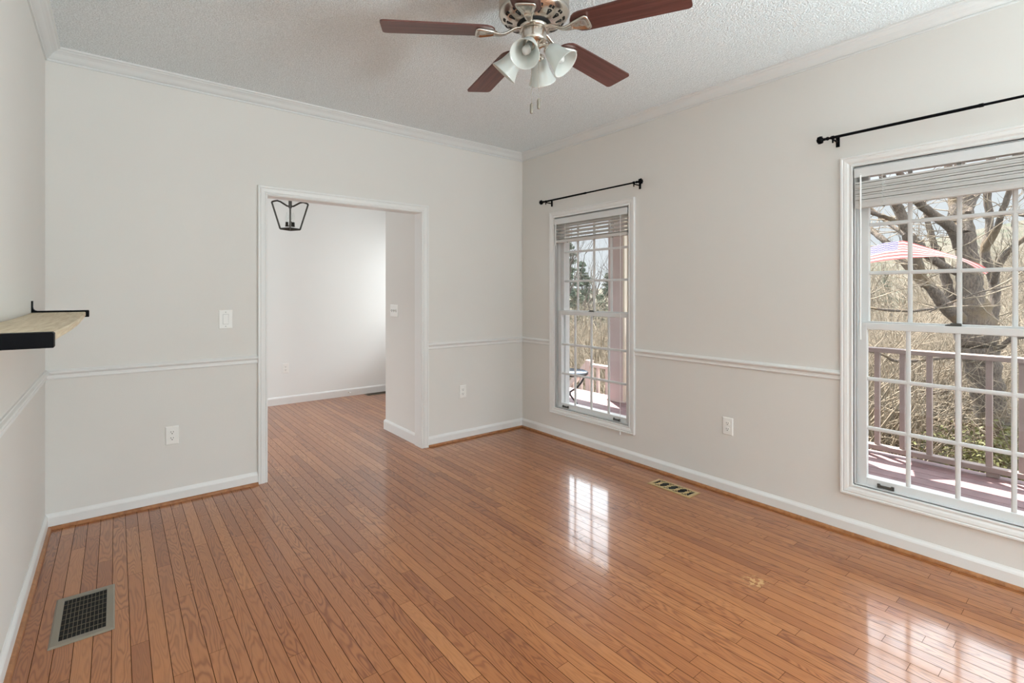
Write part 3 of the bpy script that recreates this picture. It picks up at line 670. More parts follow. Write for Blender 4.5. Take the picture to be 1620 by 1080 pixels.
# blades and irons
BZ, DROP = 2.5055, 0.020
def blade_mesh():
    mb = MB(); top = []; out = []
    # outline in local coordinates, x outward
    pts = []
    r0, r1, w0, w1 = 0.172, 0.658, 0.060, 0.070
    for k in range(9):                                                  # rounded root
        a = PI/2+PI*k/8; pts.append((r0+0.055+0.055*math.cos(a)*1.0, w0*math.sin(a)))
    for k in range(5):
        a = -PI/2+(PI/2)*k/4; pts.append((r1-0.018+0.018*math.cos(a), -w1+0.018+0.018*math.sin(a)))
    for k in range(5):
        a = (PI/2)*k/4; pts.append((r1-0.018+0.018*math.cos(a), w1-0.018+0.018*math.sin(a)))
    mb.loft([[(x, y, -0.0035) for x, y in pts], [(x, y, 0.0035) for x, y in pts]])
    return mb
def iron_mesh():
    mb = MB()
    # curved arm from flywheel to blade
    pts = [(0.058, 0, 0.016), (0.085, 0, 0.012), (0.108, 0, 0.000), (0.128, 0, -0.011), (0.150, 0, -0.016), (0.180, 0, -0.014)]
    rings = []
    for (x, y, z), w in zip(pts, (0.015, 0.013, 0.012, 0.012, 0.015, 0.022)):
        rings.append([(x, w*math.cos(2*PI*k/12), z+0.007*math.sin(2*PI*k/12)) for k in range(12)])
    mb.loft(rings, smooth=True)
    # shield-shaped plate under the blade root, raised rim and inner dish
    def outline(sc_, z):
        r = []
        for k in range(28):                                             # blunt tip inboard, broad slightly convex edge outboard
            a = 2*PI*k/28; ca, sa = math.cos(a), math.sin(a)
            px = 0.040*max(-1, min(1, 1.25*ca)) if ca > 0 else 0.050*ca
            wy = 0.047*(0.30+0.70*(px+0.050)/0.090)
            r.append((0.212+(px+0.006*(1-(sa*sa)) if px > 0 else px)*sc_, wy*max(-1, min(1, 1.2*sa))*sc_, z))
        return r
    mb.loft([outline(1.0, -0.004), outline(1.06, -0.010), outline(1.0, -0.016), outline(0.86, -0.017), outline(0.78, -0.012), outline(0.45, -0.010), outline(0.05, -0.014)], smooth=True)
    return mb
bmesh_b = None
PITCH = math.radians(9)
for k in range(5):
    az = 2.6057-k*2*PI/5
    rot = (Matrix.Rotation(az, 4, 'Z') @ Matrix.Rotation(math.asin(DROP/0.655), 4, 'Y') @ Matrix.Rotation(-PITCH, 4, 'X')).to_euler()
    rot2 = (Matrix.Rotation(az, 4, 'Z') @ Matrix.Rotation(math.asin(DROP/0.655), 4, 'Y') @ Matrix.Rotation(-PITCH*0.75, 4, 'X')).to_euler()
    blade_mesh().build('blade', M['blade'], fan, (0, 0, BZ-CZ), rot)
    iron_mesh().build('blade_iron', M['nickel'], fan, (0, 0, BZ-CZ), rot2)
# light kit: four arms with bell shades
for k in range(4):
    az = math.radians(213+90*k); tl = math.radians(43)
    d = Vector((math.cos(az)*math.sin(tl), math.sin(az)*math.sin(tl), -math.cos(tl))); rad = Vector((math.cos(az), math.sin(az), 0))
    c = Vector((FX, FY, 2.437)); e = c+rad*0.058+Vector((0, 0, -0.002))
    mb = MB(); mb.tube([c+rad*0.02, c+rad*0.040+Vector((0, 0, 0.006)), c+rad*0.054+Vector((0, 0, 0.003)), e+d*0.012], [0.010, 0.010, 0.011, 0.012], 12)
    R = d.to_track_quat('Z', 'Y').to_matrix().to_4x4(); Mx = Matrix.Translation(e) @ R
    mb.lathe([(0.0001, 0.0), (0.017, 0.002), (0.027, 0.010), (0.030, 0.022), (0.028, 0.024), (0.0001, 0.020)], 24, Mx)
    arm = mb.build('light_arm', M['nickel'], fan)
    prof = [(0.026, 0.018), (0.031, 0.024), (0.036, 0.034), (0.039, 0.048), (0.042, 0.066), (0.047, 0.086), (0.054, 0.104), (0.061, 0.118), (0.064, 0.124)]
    inner = [(r-0.003, z) for r, z in prof][::-1]
    mb = MB(); mb.lathe(prof+[(0.0635, 0.1255)]+inner, 40, Mx); mb.build('shade', M['shade'], fan)
    mb = MB(); mb.lathe([(0.0001, 0.020), (0.015, 0.020), (0.015, 0.052), (0.0001, 0.052)], 16, Mx); so = mb.build('lamp_socket', M['track'], fan)
    mb = MB(); mb.lathe([(0.0001, 0.050), (0.011, 0.052), (0.013, 0.062), (0.018, 0.074), (0.020, 0.086), (0.016, 0.098), (0.008, 0.105), (0.0001, 0.107)], 20, Mx); mb.build('light_bulb', M['bulb'], fan)
for dx, zt in ((-0.012, 2.138), (0.019, 2.158)):
    px = FX+dx*math.cos(THETA)-0.045*math.sin(THETA)*0.5; py = FY-dx*math.sin(THETA)-0.045*math.cos(THETA)*0.5
    pc = MB(); pc.tube([(px, py, 2.46), (px, py, zt+0.045)], 0.0013, 6)
    o = pc.build('pull_chain', M['nickel'], fan)
    mb = MB(); mb.lathe([(0.0001, zt), (0.0055, zt+0.002), (0.0068, zt+0.008), (0.0072, zt+0.036), (0.0055, zt+0.043), (0.002, zt+0.047), (0.0001, zt+0.048)], 12, Matrix.Translation((px, py, 0)))
    f_ = mb.build('pull_knob', M['grey_metal'], o)

# ------------------------------------------------------------------ hall lantern
LX, LY = 1.371, 5.30
ln = empty('pendant_lantern', (LX, LY, CZ), 'open dark bronze lantern pendant hanging beyond the doorway', 'pendant light')
zb, zt = 2.000, 2.262
def sq(r, k): a = math.radians(75.5)+k*PI/2; return Vector((LX+r*math.cos(a), LY+r*math.sin(a), 0))
mb = MB()
for k in range(4):
    A = sq(0.092, k)+Vector((0, 0, zb)); B = sq(0.168, k)+Vector((0, 0, zt)); C = sq(0.092, k+1)+Vector((0, 0, zb))
    mb.tube([A, B], 0.0085, 4, smooth=False); mb.tube([A, C], 0.0085, 4, smooth=False)
    mb.tube([A, Vector((LX, LY, zb))], 0.006, 4, smooth=False)
    rad = (sq(1, k)-Vector((LX, LY, 0)))
    pts = [Vector((LX, LY, 0))+rad*r+Vector((0, 0, z)) for r, z in ((0.168, zt), (0.145, zt+0.010), (0.118, zt+0.016), (0.090, zt+0.008), (0.055, zt-0.014), (0.030, zt-0.030), (0.0, zt-0.034))]
    mb.tube(pts, 0.0085, 6, smooth=False)
mb.build('frame', M['bronze'], ln)
mb = MB(); mb.tube([(LX, LY, zb), (LX, LY, zt-0.03)], 0.006, 10); mb.tube([(LX, LY, zt-0.05), (LX, LY, zt+0.03)], 0.016, 12); mb.tube([(LX, LY, zt+0.02), (LX, LY, CZ-0.02)], 0.007, 10); mb.build('stem', M['bronze'], ln)
MB().lathe([(0.0001, CZ), (0.065, CZ), (0.065, CZ-0.012), (0.03, CZ-0.024), (0.0001, CZ-0.026)], 32, Matrix.Translation((LX, LY, 0))).build('canopy', M['bronze'], ln)
for k in range(3):
    a = math.radians(20+120*k); px, py = LX+0.034*math.cos(a), LY+0.034*math.sin(a)
    mb = MB(); mb.lathe([(0.0001, zb+0.025), (0.018, zb+0.027), (0.014, zb+0.034), (0.013, zb+0.072), (0.0001, zb+0.072)], 14, Matrix.Translation((px, py, 0))); mb.tube([(LX, LY, zb+0.03), (px, py, zb+0.03)], 0.005, 8); s_ = mb.build('candle_socket', M['bronze'], ln)
    mb = MB(); mb.lathe([(0.010, zb+0.072), (0.011, zb+0.085), (0.0165, zb+0.105), (0.017, zb+0.120), (0.011, zb+0.150), (0.004, zb+0.170), (0.0001, zb+0.174)], 16, Matrix.Translation((px, py, 0))); mb.build('candle_bulb', M['clear_bulb'], ln)

# ------------------------------------------------------------------ outside: porch and deck
M['deck'] = mat('deck_boards', (0.215, 0.130, 0.140), 0.7, var=0.18, scale=9, bump=0.15, bscale=40)
M['rail'] = mat('faded_rose_paint', (0.31, 0.248, 0.232), 0.65, var=0.06, scale=12)
M['stair'] = mat('pale_rose_paint', (0.50, 0.42, 0.39), 0.65, var=0.06, scale=12)  # railing paint made lighter, sunlight put into the colour
M['column'] = mat('mauve_paint', (0.52, 0.43, 0.42), 0.6, var=0.04)
M['cream'] = mat('cream_paint', (0.72, 0.66, 0.55), 0.6, var=0.03)
M['soffit'] = mat('soffit_paint', (0.60, 0.56, 0.52), 0.7, var=0.03)
M['iron'] = mat('dark_table_iron', (0.05, 0.045, 0.05), 0.4, metal=0.5)
M['tabletop'] = mat('blue_grey_tabletop', (0.22, 0.32, 0.48), 0.12, var=0.05, coat=0.5)  # blue of the reflected sky is put into the base colour
DZK = -0.065
mb = MB(); x = 3.40
while x < 5.34:
    mb.bbox(x, min(x+0.138, 5.37), -3.2, 5.40, DZK-0.036, DZK, 0.003); x += 0.1435
mb.box(5.33, 5.366, -3.2, 5.40, DZK-0.24, DZK-0.037); mb.box(3.40, 5.33, 5.36, 5.396, DZK-0.24, DZK-0.037)
struct('deck_floor', mb, M['deck'])
struct('porch_roof', MB().box(XR+WT, 5.56, -3.2, 8.2, 2.62, 2.76), M['soffit'])
rl = empty('deck_railing', (5.30, 1.5, DZK), 'rose painted wooden railing along the outer deck edge', 'railing')
mb = MB(); mb.bbox(5.245, 5.355, -3.1, 4.12, 0.834, 0.872, 0.005); mb.build('top_rail', M['rail'], rl)
MB().bbox(5.281, 5.319, -3.1, 4.12, 0.760, 0.8345, 0.003).build('fascia_rail', M['rail'], rl) if False else None
mb = MB(); mb.bbox(5.262, 5.338, -3.1, 4.12, -0.028, 0.012, 0.004); mb.build('bottom_rail', M['rail'], rl)
y = 0.704
ys = [0.704+0.181*k for k in range(-18, 19)]
for y in ys: MB().bbox(5.281, 5.319, y-0.019, y+0.019, 0.0115, 0.8345, 0.003).build('baluster', M['rail'], rl)
for y in (-2.4, -0.85, 0.690, 2.25, 3.8): MB().bbox(5.275, 5.325, y-0.045, y+0.03, DZK+0.0005, -0.0275, 0.003).build('support_block', M['rail'], rl)
pc = empty('porch_column', (5.19, 4.245, DZK), 'mauve porch column with cream side boards beside the deck opening', 'column')
MB().bbox(5.12, 5.28, 4.128, 4.368, DZK, 2.62, 0.004).build('shaft', M['column'], pc)
mb = MB(); mb.bbox(5.122, 5.182, 4.100, 4.127, DZK, 2.62, 0.003); mb.bbox(5.190, 5.30, 4.090, 4.1275, DZK, 2.62, 0.003); mb.build('corner_board', M['cream'], pc)
MB().bbox(5.105, 5.295, 4.085, 4.385, DZK, DZK+0.02, 0.003).build('base', M['column'], pc)
pc2 = empty('porch_column', (4.95, 1.62, DZK), 'mauve porch column holding the flagpole', 'column')
MB().bbox(4.87, 5.03, 1.55, 1.69, DZK, 2.62, 0.004).build('shaft', M['column'], pc2)
# stairs going down from the far end of the deck
st = empty('stair_railing', (5.52, 5.07, -0.62), 'pale sunlit stair railing sloping down past the far deck end', 'railing')
LZ = -0.62
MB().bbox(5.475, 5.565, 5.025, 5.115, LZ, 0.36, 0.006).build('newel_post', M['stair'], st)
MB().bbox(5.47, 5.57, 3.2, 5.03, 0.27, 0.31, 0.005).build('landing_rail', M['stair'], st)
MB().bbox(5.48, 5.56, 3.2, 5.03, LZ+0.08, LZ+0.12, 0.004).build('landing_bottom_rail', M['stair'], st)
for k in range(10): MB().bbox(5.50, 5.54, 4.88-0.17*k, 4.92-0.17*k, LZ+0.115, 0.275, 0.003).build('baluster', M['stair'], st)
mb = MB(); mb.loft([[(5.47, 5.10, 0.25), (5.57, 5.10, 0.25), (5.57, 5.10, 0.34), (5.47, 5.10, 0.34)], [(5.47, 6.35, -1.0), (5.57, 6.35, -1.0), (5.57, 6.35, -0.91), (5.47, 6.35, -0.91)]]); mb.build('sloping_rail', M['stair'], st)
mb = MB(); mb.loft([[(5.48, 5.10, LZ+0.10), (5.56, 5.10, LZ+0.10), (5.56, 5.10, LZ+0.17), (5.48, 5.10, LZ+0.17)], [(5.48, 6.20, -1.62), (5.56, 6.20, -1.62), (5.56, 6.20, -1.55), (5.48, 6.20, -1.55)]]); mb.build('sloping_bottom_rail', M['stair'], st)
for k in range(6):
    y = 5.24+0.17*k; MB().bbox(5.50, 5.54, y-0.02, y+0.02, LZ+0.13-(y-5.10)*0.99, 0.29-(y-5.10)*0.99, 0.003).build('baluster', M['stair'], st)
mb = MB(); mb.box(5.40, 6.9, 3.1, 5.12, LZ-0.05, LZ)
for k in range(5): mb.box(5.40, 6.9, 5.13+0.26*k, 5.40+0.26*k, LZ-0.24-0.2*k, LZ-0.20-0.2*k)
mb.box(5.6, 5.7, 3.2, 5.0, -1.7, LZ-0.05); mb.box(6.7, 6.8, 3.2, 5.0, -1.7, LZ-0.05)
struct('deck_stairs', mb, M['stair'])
# small round table on the deck
tx, ty, tz = 3.982, 3.987, 0.478
tb = empty('side_table', (tx, ty, DZK), 'small round side table with sky-tinted top and bowed legs on deck', 'table')
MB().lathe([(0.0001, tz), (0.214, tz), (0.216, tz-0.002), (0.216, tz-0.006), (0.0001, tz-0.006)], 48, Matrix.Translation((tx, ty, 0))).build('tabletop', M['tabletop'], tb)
MB().lathe([(0.205, tz-0.0062), (0.217, tz-0.0062), (0.217, tz+0.001), (0.228, tz-0.002), (0.230, tz-0.026), (0.224, tz-0.032), (0.205, tz-0.030), (0.205, tz-0.0062)], 48, Matrix.Translation((tx, ty, 0))).build('rim', M['iron'], tb)
for k in range(3):
    a = math.radians(-38.6+120*k); c_, s_ = math.cos(a), math.sin(a)
    prof = [(0.205, tz-0.030), (0.185, tz-0.075), (0.150, tz-0.135), (0.105, tz-0.185), (0.060, tz-0.215), (0.028, tz-0.235), (0.030, tz-0.270), (0.080, tz-0.335), (0.150, tz-0.430), (0.200, tz-0.520), (0.215, DZK+0.006)]
    MB().tube([(tx+r*c_, ty+r*s_, z) for r, z in prof], 0.011, 8).build('leg', M['iron'], tb)
MB().lathe([(0.018, tz-0.245), (0.034, tz-0.245), (0.034, tz-0.228), (0.018, tz-0.228), (0.018, tz-0.245)], 20, Matrix.Translation((tx, ty, 0))).build('leg_ring', M['iron'], tb)

# ------------------------------------------------------------------ flag
st_, ct_ = math.sin(THETA), math.cos(THETA)
def at(u, v, d):
    """point at forward distance d whose bearing is that of photo coordinates u, v"""
    xc = (u-810)/785.6*d
    return Vector((xc*ct_+d*st_, -xc*st_+d*ct_, CAM_H+(463.7-v)/785.6*d))
def interp(tab, u):
    for a, b in zip(tab, tab[1:]):
        if a[0] <= u <= b[0]: return tuple(a[i]+(b[i]-a[i])*(u-a[0])/(b[0]-a[0]) for i in range(1, len(a)))
    return tab[-1][1:] if u > tab[-1][0] else tab[0][1:]
m, N, L, P = new_mat('flag_cloth'); 
t = N.new('ShaderNodeAttribute'); t.attribute_name = 'cloth'; s = N.new('ShaderNodeSeparateXYZ'); L.new(t.outputs['Vector'], s.inputs[0])
stripe = math_node(N, L, 'LESS_THAN', math_node(N, L, 'FRACT', math_node(N, L, 'MULTIPLY', s.outputs[1], 6.5)), 0.5)
col = mixc(N, L, stripe, (0.46, 0.44, 0.43, 1), (0.38, 0.05, 0.055, 1))
su = math_node(N, L, 'SUBTRACT', math_node(N, L, 'FRACT', math_node(N, L, 'ADD', math_node(N, L, 'MULTIPLY', s.outputs[0], 13.75), math_node(N, L, 'MULTIPLY', math_node(N, L, 'FLOOR', math_node(N, L, 'MULTIPLY', s.outputs[1], 16.7)), 0.5))), 0.5)
sv = math_node(N, L, 'SUBTRACT', math_node(N, L, 'FRACT', math_node(N, L, 'MULTIPLY', s.outputs[1], 16.7)), 0.5)
star = math_node(N, L, 'LESS_THAN', math_node(N, L, 'ADD', math_node(N, L, 'MULTIPLY', su, su), math_node(N, L, 'MULTIPLY', sv, sv)), 0.075)
can = mixc(N, L, star, (0.085, 0.070, 0.19, 1), (0.42, 0.42, 0.44, 1))
inc = math_node(N, L, 'MULTIPLY', math_node(N, L, 'LESS_THAN', s.outputs[0], 0.40), math_node(N, L, 'LESS_THAN', s.outputs[1], 0.538))
fin = mixc(N, L, inc, col, can); L.new(fin, P.inputs['Base Color']); P.inputs['Roughness'].default_value = 0.8
tl = N.new('ShaderNodeBsdfTranslucent'); L.new(fin, tl.inputs['Color']); mxs = N.new('ShaderNodeMixShader'); mxs.inputs[0].default_value = 0.55
out = N['Material Output']; L.new(P.outputs[0], mxs.inputs[1]); L.new(tl.outputs[0], mxs.inputs[2]); L.new(mxs.outputs[0], out.inputs[0])
M['flag'] = m
top = [(1325, 412, 5.30), (1350, 402, 5.28), (1374, 392, 5.26), (1400, 383.5, 5.22), (1430, 380.5, 5.18), (1450, 386, 5.12), (1490, 398, 5.05), (1520, 407, 5.00), (1550, 418, 4.96), (1567, 427, 4.94)]
bot = [(1325, 421, 4.60), (1350, 419, 4.60), (1374, 416, 4.60), (1400, 412, 4.58), (1437, 408, 4.55), (1480, 405.5, 4.60), (1510, 408, 4.65), (1530, 416, 4.70), (1545, 425, 4.74), (1559, 434, 4.78)]
flag = empty('flag', (4.97, 1.62, 1.55), 'stars and stripes flag streaming outward beyond the deck railing', 'flag')
NU, NV = 60, 39
vs = []; att = []
for i in range(NU+1):
    f = i/NU; ut = 1325+242*f; ub = 1325+234*f
    tv, td = interp(top, ut); bv, bd = interp(bot, ub)
    A = at(ut, tv, td); B = at(ub, bv, bd)
    for j in range(NV+1):
        g = j/NV; p = A.lerp(B, g)
        p.z += (0.010*math.sin(9*g+5*f)*f+0.012*math.sin(17*g+3*f)*max(0, f-0.35))*math.sin(PI*g)
        vs.append(p); att.append((f, g, 0))
fs = [(i*(NV+1)+j, i*(NV+1)+j+1, (i+1)*(NV+1)+j+1, (i+1)*(NV+1)+j) for i in range(NU) for j in range(NV)]
me = bpy.data.meshes.new('cloth'); me.from_pydata(vs, [], fs); me.materials.append(M['flag'])
a_ = me.attributes.new('cloth', 'FLOAT_VECTOR', 'POINT'); a_.data.foreach_set('vector', [c for v in att for c in v])
me.polygons.foreach_set('use_smooth', [True]*len(fs))
fo = bpy.data.objects.new('cloth', me); sc.collection.objects.link(fo); fo.parent = flag; fo.location = -flag.location
A = at(1325, 412, 5.30); B = at(1325, 421, 4.60); d = (A-B).normalized()
MB().tube([B-d*0.30, A+d*0.06], 0.0125, 10).build('pole', M['cream'], flag)
mb = MB(); mb.sphere(A+d*0.075, 0.022, 12); mb.build('pole_ball', M['brass'], flag)

# ------------------------------------------------------------------ outside: hillside, trees, brush
def ground_h(x, y):
    dx, dy = x-3.0, y; r = math.hypot(x, y); phi = math.degrees(math.atan2(x, y))
    k = 0.00055+0.00095*min(1, max(0, (phi-55)/14))+0.0004*min(1, max(0, (phi-77)/10))
    h = -1.62+k*max(0, min(r, 95)-11)**2
    return h+0.10*math.sin(x*0.9+1.3)*math.cos(y*0.7)+0.35*math.sin(x*0.21)*math.sin(y*0.17+0.6)*min(1, max(0, (r-10)/15))
def ground_material():
    m, N, L, P = new_mat('leaf_litter')
    t = N.new('ShaderNodeTexCoord'); a = N.new('ShaderNodeTexNoise'); a.inputs['Scale'].default_value = 0.55; a.inputs['Detail'].default_value = 6
    b = N.new('ShaderNodeTexNoise'); b.inputs['Scale'].default_value = 7; b.inputs['Detail'].default_value = 6
    L.new(t.outputs['Object'], a.inputs['Vector']); L.new(t.outputs['Object'], b.inputs['Vector'])
    r = N.new('ShaderNodeValToRGB'); e = r.color_ramp; e.elements[0].position = 0.36; e.elements[0].color = (0.038, 0.048, 0.025, 1); e.elements[1].position = 0.62; e.elements[1].color = (0.085, 0.074, 0.058, 1)
    k = e.elements.new(0.48); k.color = (0.062, 0.058, 0.040, 1)
    L.new(a.outputs['Fac'], r.inputs[0])
    r2 = N.new('ShaderNodeValToRGB'); r2.color_ramp.elements[0].position = 0.35; r2.color_ramp.elements[0].color = (0.35, 0.33, 0.28, 1); r2.color_ramp.elements[1].position = 0.66; r2.color_ramp.elements[1].color = (1.25, 1.2, 1.1, 1)
    L.new(b.outputs['Fac'], r2.inputs[0])
    L.new(mixc(N, L, 1.0, r.outputs[0], r2.outputs[0], 'MULTIPLY'), P.inputs['Base Color']); P.inputs['Roughness'].default_value = 0.95
    bp = N.new('ShaderNodeBump'); bp.inputs['Strength'].default_value = 0.7; bp.inputs['Distance'].default_value = 0.15; L.new(b.outputs['Fac'], bp.inputs['Height']); L.new(bp.outputs[0], P.inputs['Normal'])
    return m
M['ground'] = ground_material()
def bark(name, c0, c1, lichen=None):
    m, N, L, P = new_mat(name)
    t = N.new('ShaderNodeTexCoord'); mp = N.new('ShaderNodeMapping'); mp.inputs['Scale'].default_value = (17, 17, 6); L.new(t.outputs['Object'], mp.inputs[0])
    a = N.new('ShaderNodeTexNoise'); a.inputs['Scale'].default_value = 2.4; a.inputs['Detail'].default_value = 6; a.inputs['Roughness'].default_value = 0.7; L.new(mp.outputs[0], a.inputs['Vector'])
    r = N.new('ShaderNodeValToRGB'); r.color_ramp.elements[0].position = 0.36; r.color_ramp.elements[0].color = (*c0, 1); r.color_ramp.elements[1].position = 0.62; r.color_ramp.elements[1].color = (*c1, 1)
    L.new(a.outputs['Fac'], r.inputs[0]); col = r.outputs[0]
    if lichen:
        b = N.new('ShaderNodeTexNoise'); b.inputs['Scale'].default_value = 1.7; b.inputs['Detail'].default_value = 3; L.new(t.outputs['Object'], b.inputs['Vector'])
        rr = N.new('ShaderNodeMapRange'); L.new(b.outputs['Fac'], rr.inputs[0]); rr.inputs[1].default_value = 0.54; rr.inputs[2].default_value = 0.62
        col = mixc(N, L, math_node(N, L, 'MULTIPLY', rr.outputs[0], 0.7), col, (*lichen, 1))
    L.new(col, P.inputs['Base Color']); P.inputs['Roughness'].default_value = 0.9
    bp = N.new('ShaderNodeBump'); bp.inputs['Strength'].default_value = 0.9; bp.inputs['Distance'].default_value = 0.03; L.new(a.outputs['Fac'], bp.inputs['Height']); L.new(bp.outputs[0], P.inputs['Normal'])
    return m
M['bark'] = bark('big_tree_bark', (0.042, 0.031, 0.024), (0.15, 0.114, 0.09), (0.15, 0.10, 0.048))
M['bark2'] = bark('grey_bark', (0.045, 0.037, 0.031), (0.12, 0.10, 0.088))
M['twig'] = mat('pale_twig', (0.205, 0.164, 0.118), 0.8, var=0.45, scale=3)
M['needle'] = mat('evergreen_needles', (0.12, 0.15, 0.108), 0.8, var=0.35, scale=2)
M['leaf'] = mat('yellow_green_leaf', (0.125, 0.125, 0.035), 0.7, var=0.35, scale=5)

mb = MB(); nx, nr = 72, 46
rows = []
for j in range(nr+1):
    r = 3.0*(120/3.0)**(j/nr)
    rows.append([(XR+WT+0.05 if False else r*math.sin(a), r*math.cos(a), 0) for a in [math.radians(-10+150*i/nx) for i in range(nx+1)]])
vs = [(x, y, ground_h(x, y)-(0.9 if x < 5.0 else 0)) for row in rows for x, y, z in row]
fs = [(j*(nx+1)+i, j*(nx+1)+i+1, (j+1)*(nx+1)+i+1, (j+1)*(nx+1)+i) for j in range(nr) for i in range(nx)]
mb.add(vs, fs, True); struct('ground_hillside', mb, M['ground'])

# the big tree beyond the railing
bt = empty('deck_tree', (10.9, 1.55, -1.62), 'large many-stemmed bare tree just beyond the deck railing', 'tree')
D = 8.0
LIMB_PTS = []
def limb(mb, pts, d0=0.0, d1=None, n=12):
    d1 = d0 if d1 is None else d1
    # densify and roughen so the limb wanders like wood
    P3 = []; R = []
    m = len(pts)
    for i, (u, v, w) in enumerate(pts):
        d = D+d0+(d1-d0)*i/max(1, m-1); P3.append(at(u, v, d)); R.append(w*d/785.6/2)
    Q = []; S = []
    for i in range(m-1):
        p0 = P3[max(0, i-1)]; p1 = P3[i]; p2 = P3[i+1]; p3 = P3[min(m-1, i+2)]
        for k in range(4):
            t = k/4
            q = 0.5*((2*p1)+(-p0+p2)*t+(2*p0-5*p1+4*p2-p3)*t*t+(-p0+3*p1-3*p2+p3)*t**3)
            rr = R[i]+(R[i+1]-R[i])*t
            Q.append(q+Vector((random.uniform(-1, 1), random.uniform(-1, 1), random.uniform(-1, 1)))*rr*0.10); S.append(rr*random.uniform(0.93, 1.07))
    Q.append(P3[-1]); S.append(R[-1])
    LIMB_PTS.extend(q for q, r_ in zip(Q, S) if r_ < 0.085)
    mb.tube(Q, S, n)
mb = MB()
limb(mb, [(1582, 770, 60), (1572, 700, 48), (1566, 650, 42), (1558, 600, 41), (1551, 565, 44), (1544, 535, 52), (1540, 505, 52), (1536, 470, 36), (1533, 440, 31), (1530, 400, 27), (1527, 370, 25)], n=18)
mb.build('trunk', M['bark'], bt)
def part_limb(pts, d0=0.0, d1=None, n=12, nm='branch'):
    m_ = MB(); limb(m_, pts, d0, d1, n); return m_.build(nm, M['bark'], bt)
part_limb([(1527, 372, 25), (1526, 350, 23), (1528, 325, 20), (1524, 295, 17), (1518, 255, 14), (1520, 190, 9), (1528, 120, 4)], 0, 0.5)
part_limb([(1515, 392, 14), (1511, 372, 15), (1503, 358, 16), (1485, 345, 14), (1467, 332, 13), (1451, 318, 12), (1430, 285, 10), (1405, 235, 7), (1392, 170, 3)], 0, -1.0)
part_limb([(1505, 350, 13), (1509, 328, 14), (1507, 300, 13), (1500, 262, 10), (1505, 200, 7), (1498, 140, 3)], -0.1, 0.3)
part_limb([(1532, 338, 9), (1540, 318, 9), (1550, 296, 8), (1562, 262, 6), (1570, 215, 4)], 0, 0.6)
part_limb([(1535, 520, 24), (1508, 496, 20), (1488, 476, 18), (1474, 456, 16), (1457, 438, 15), (1452, 416, 15), (1447, 400, 14), (1438, 380, 14), (1431, 360, 15), (1424, 334, 14), (1414, 318, 12), (1398, 285, 10), (1388, 235, 6)], 0, -0.8)
part_limb([(1516, 432, 11), (1500, 424, 11), (1480, 413, 12), (1462, 400, 13), (1452, 385, 12), (1441, 372, 10)], 0.1, -0.4)
part_limb([(1510, 490, 17), (1502, 462, 15), (1497, 444, 14), (1490, 420, 12), (1479, 390, 10), (1474, 375, 9), (1469, 355, 8), (1463, 330, 6), (1458, 290, 3)], 0.25, 0.6)
part_limb([(1424, 353, 7), (1397, 342, 7), (1376, 335, 7), (1340, 318, 6), (1290, 290, 3)], -0.7, -1.2, 8)
part_limb([(1432, 372, 6), (1412, 358, 6), (1396, 345, 6), (1370, 322, 5), (1340, 280, 3)], -0.7, 0.2, 8)
part_limb([(1462, 452, 10), (1440, 428, 10), (1420, 402, 10), (1400, 381, 10), (1388, 372, 9), (1376, 362, 9), (1350, 345, 7), (1310, 330, 4)], -0.3, 1.0, 8)
part_limb([(1562, 520, 18), (1570, 502, 15), (1574, 480, 13), (1574, 456, 13), (1570, 440, 12), (1562, 416, 12), (1559, 392, 12), (1564, 369, 10), (1565, 337, 10), (1562, 308, 10), (1567, 270, 8), (1580, 215, 4)], 0.1, 0.5)
part_limb([(1560, 390, 11), (1571, 373, 10), (1580, 354, 9), (1585, 336, 8), (1596, 306, 8), (1608, 262, 6), (1630, 210, 3)], 0.2, -0.6)
part_limb([(1572, 447, 10), (1576, 432, 10), (1585, 410, 10), (1601, 392, 8), (1622, 376, 7), (1660, 350, 5)], 0.2, -0.5)
part_limb([(1558, 343, 6), (1580, 340, 6), (1601, 338, 5), (1640, 345, 4)], 0.4, 0.8, 8)
part_limb([(1562, 566, 12), (1574, 557, 9), (1586, 547, 8), (1601, 535, 7), (1625, 532, 6), (1680, 520, 3)], 0.1, -1.0, 8)
part_limb([(1551, 572, 9), (1507, 565, 6), (1453, 570, 5), (1415, 570, 5), (1397, 561, 4), (1360, 552, 3)], 0.0, -1.2, 8)
part_limb([(1520, 500, 7), (1491, 487, 5), (1462, 490, 4), (1439, 492, 4), (1401, 490, 4), (1376, 487, 3), (1330, 480, 2)], 0.0, -1.0, 8)
part_limb([(1470, 493, 3), (1495, 482, 3), (1523, 472, 2.5), (1554, 461, 2.5), (1601, 451, 2), (1640, 436, 1.6)], -0.9, -1.2, 6)
part_limb([(1400, 700, 6), (1420, 655, 5), (1442, 632, 4), (1470, 624, 3.5), (1500, 618, 3)], 1.2, 0.4, 8)
def twigs(n, length, mbk):
    for _ in range(n):
        p = random.choice(LIMB_PTS); a = random.uniform(0, 2*PI); dirv = Vector((math.cos(a), math.sin(a), random.uniform(-0.3, 1.0))).normalized()
        pts = [p]; l = length*random.uniform(0.4, 1.4)
        for k in range(5):
            dirv = (dirv+Vector((random.uniform(-1, 1), random.uniform(-1, 1), random.uniform(-0.6, 0.8)))*0.42).normalized(); pts.append(pts[-1]+dirv*l/5)
        mbk.tube(pts, [0.009, 0.008, 0.0065, 0.005, 0.004, 0.002], 4)
        for j in (2, 3, 4):
            q = pts[j]; dv = (dirv+Vector((random.uniform(-1, 1), random.uniform(-1, 1), random.uniform(-0.5, 1)))*0.9).normalized()
            mbk.tube([q, q+dv*l*0.16, q+dv*l*0.32+Vector((random.uniform(-0.05, 0.05), 0, 0.04))], [0.005, 0.0035, 0.0015], 4)
mb = MB(); twigs(140, 0.9, mb)
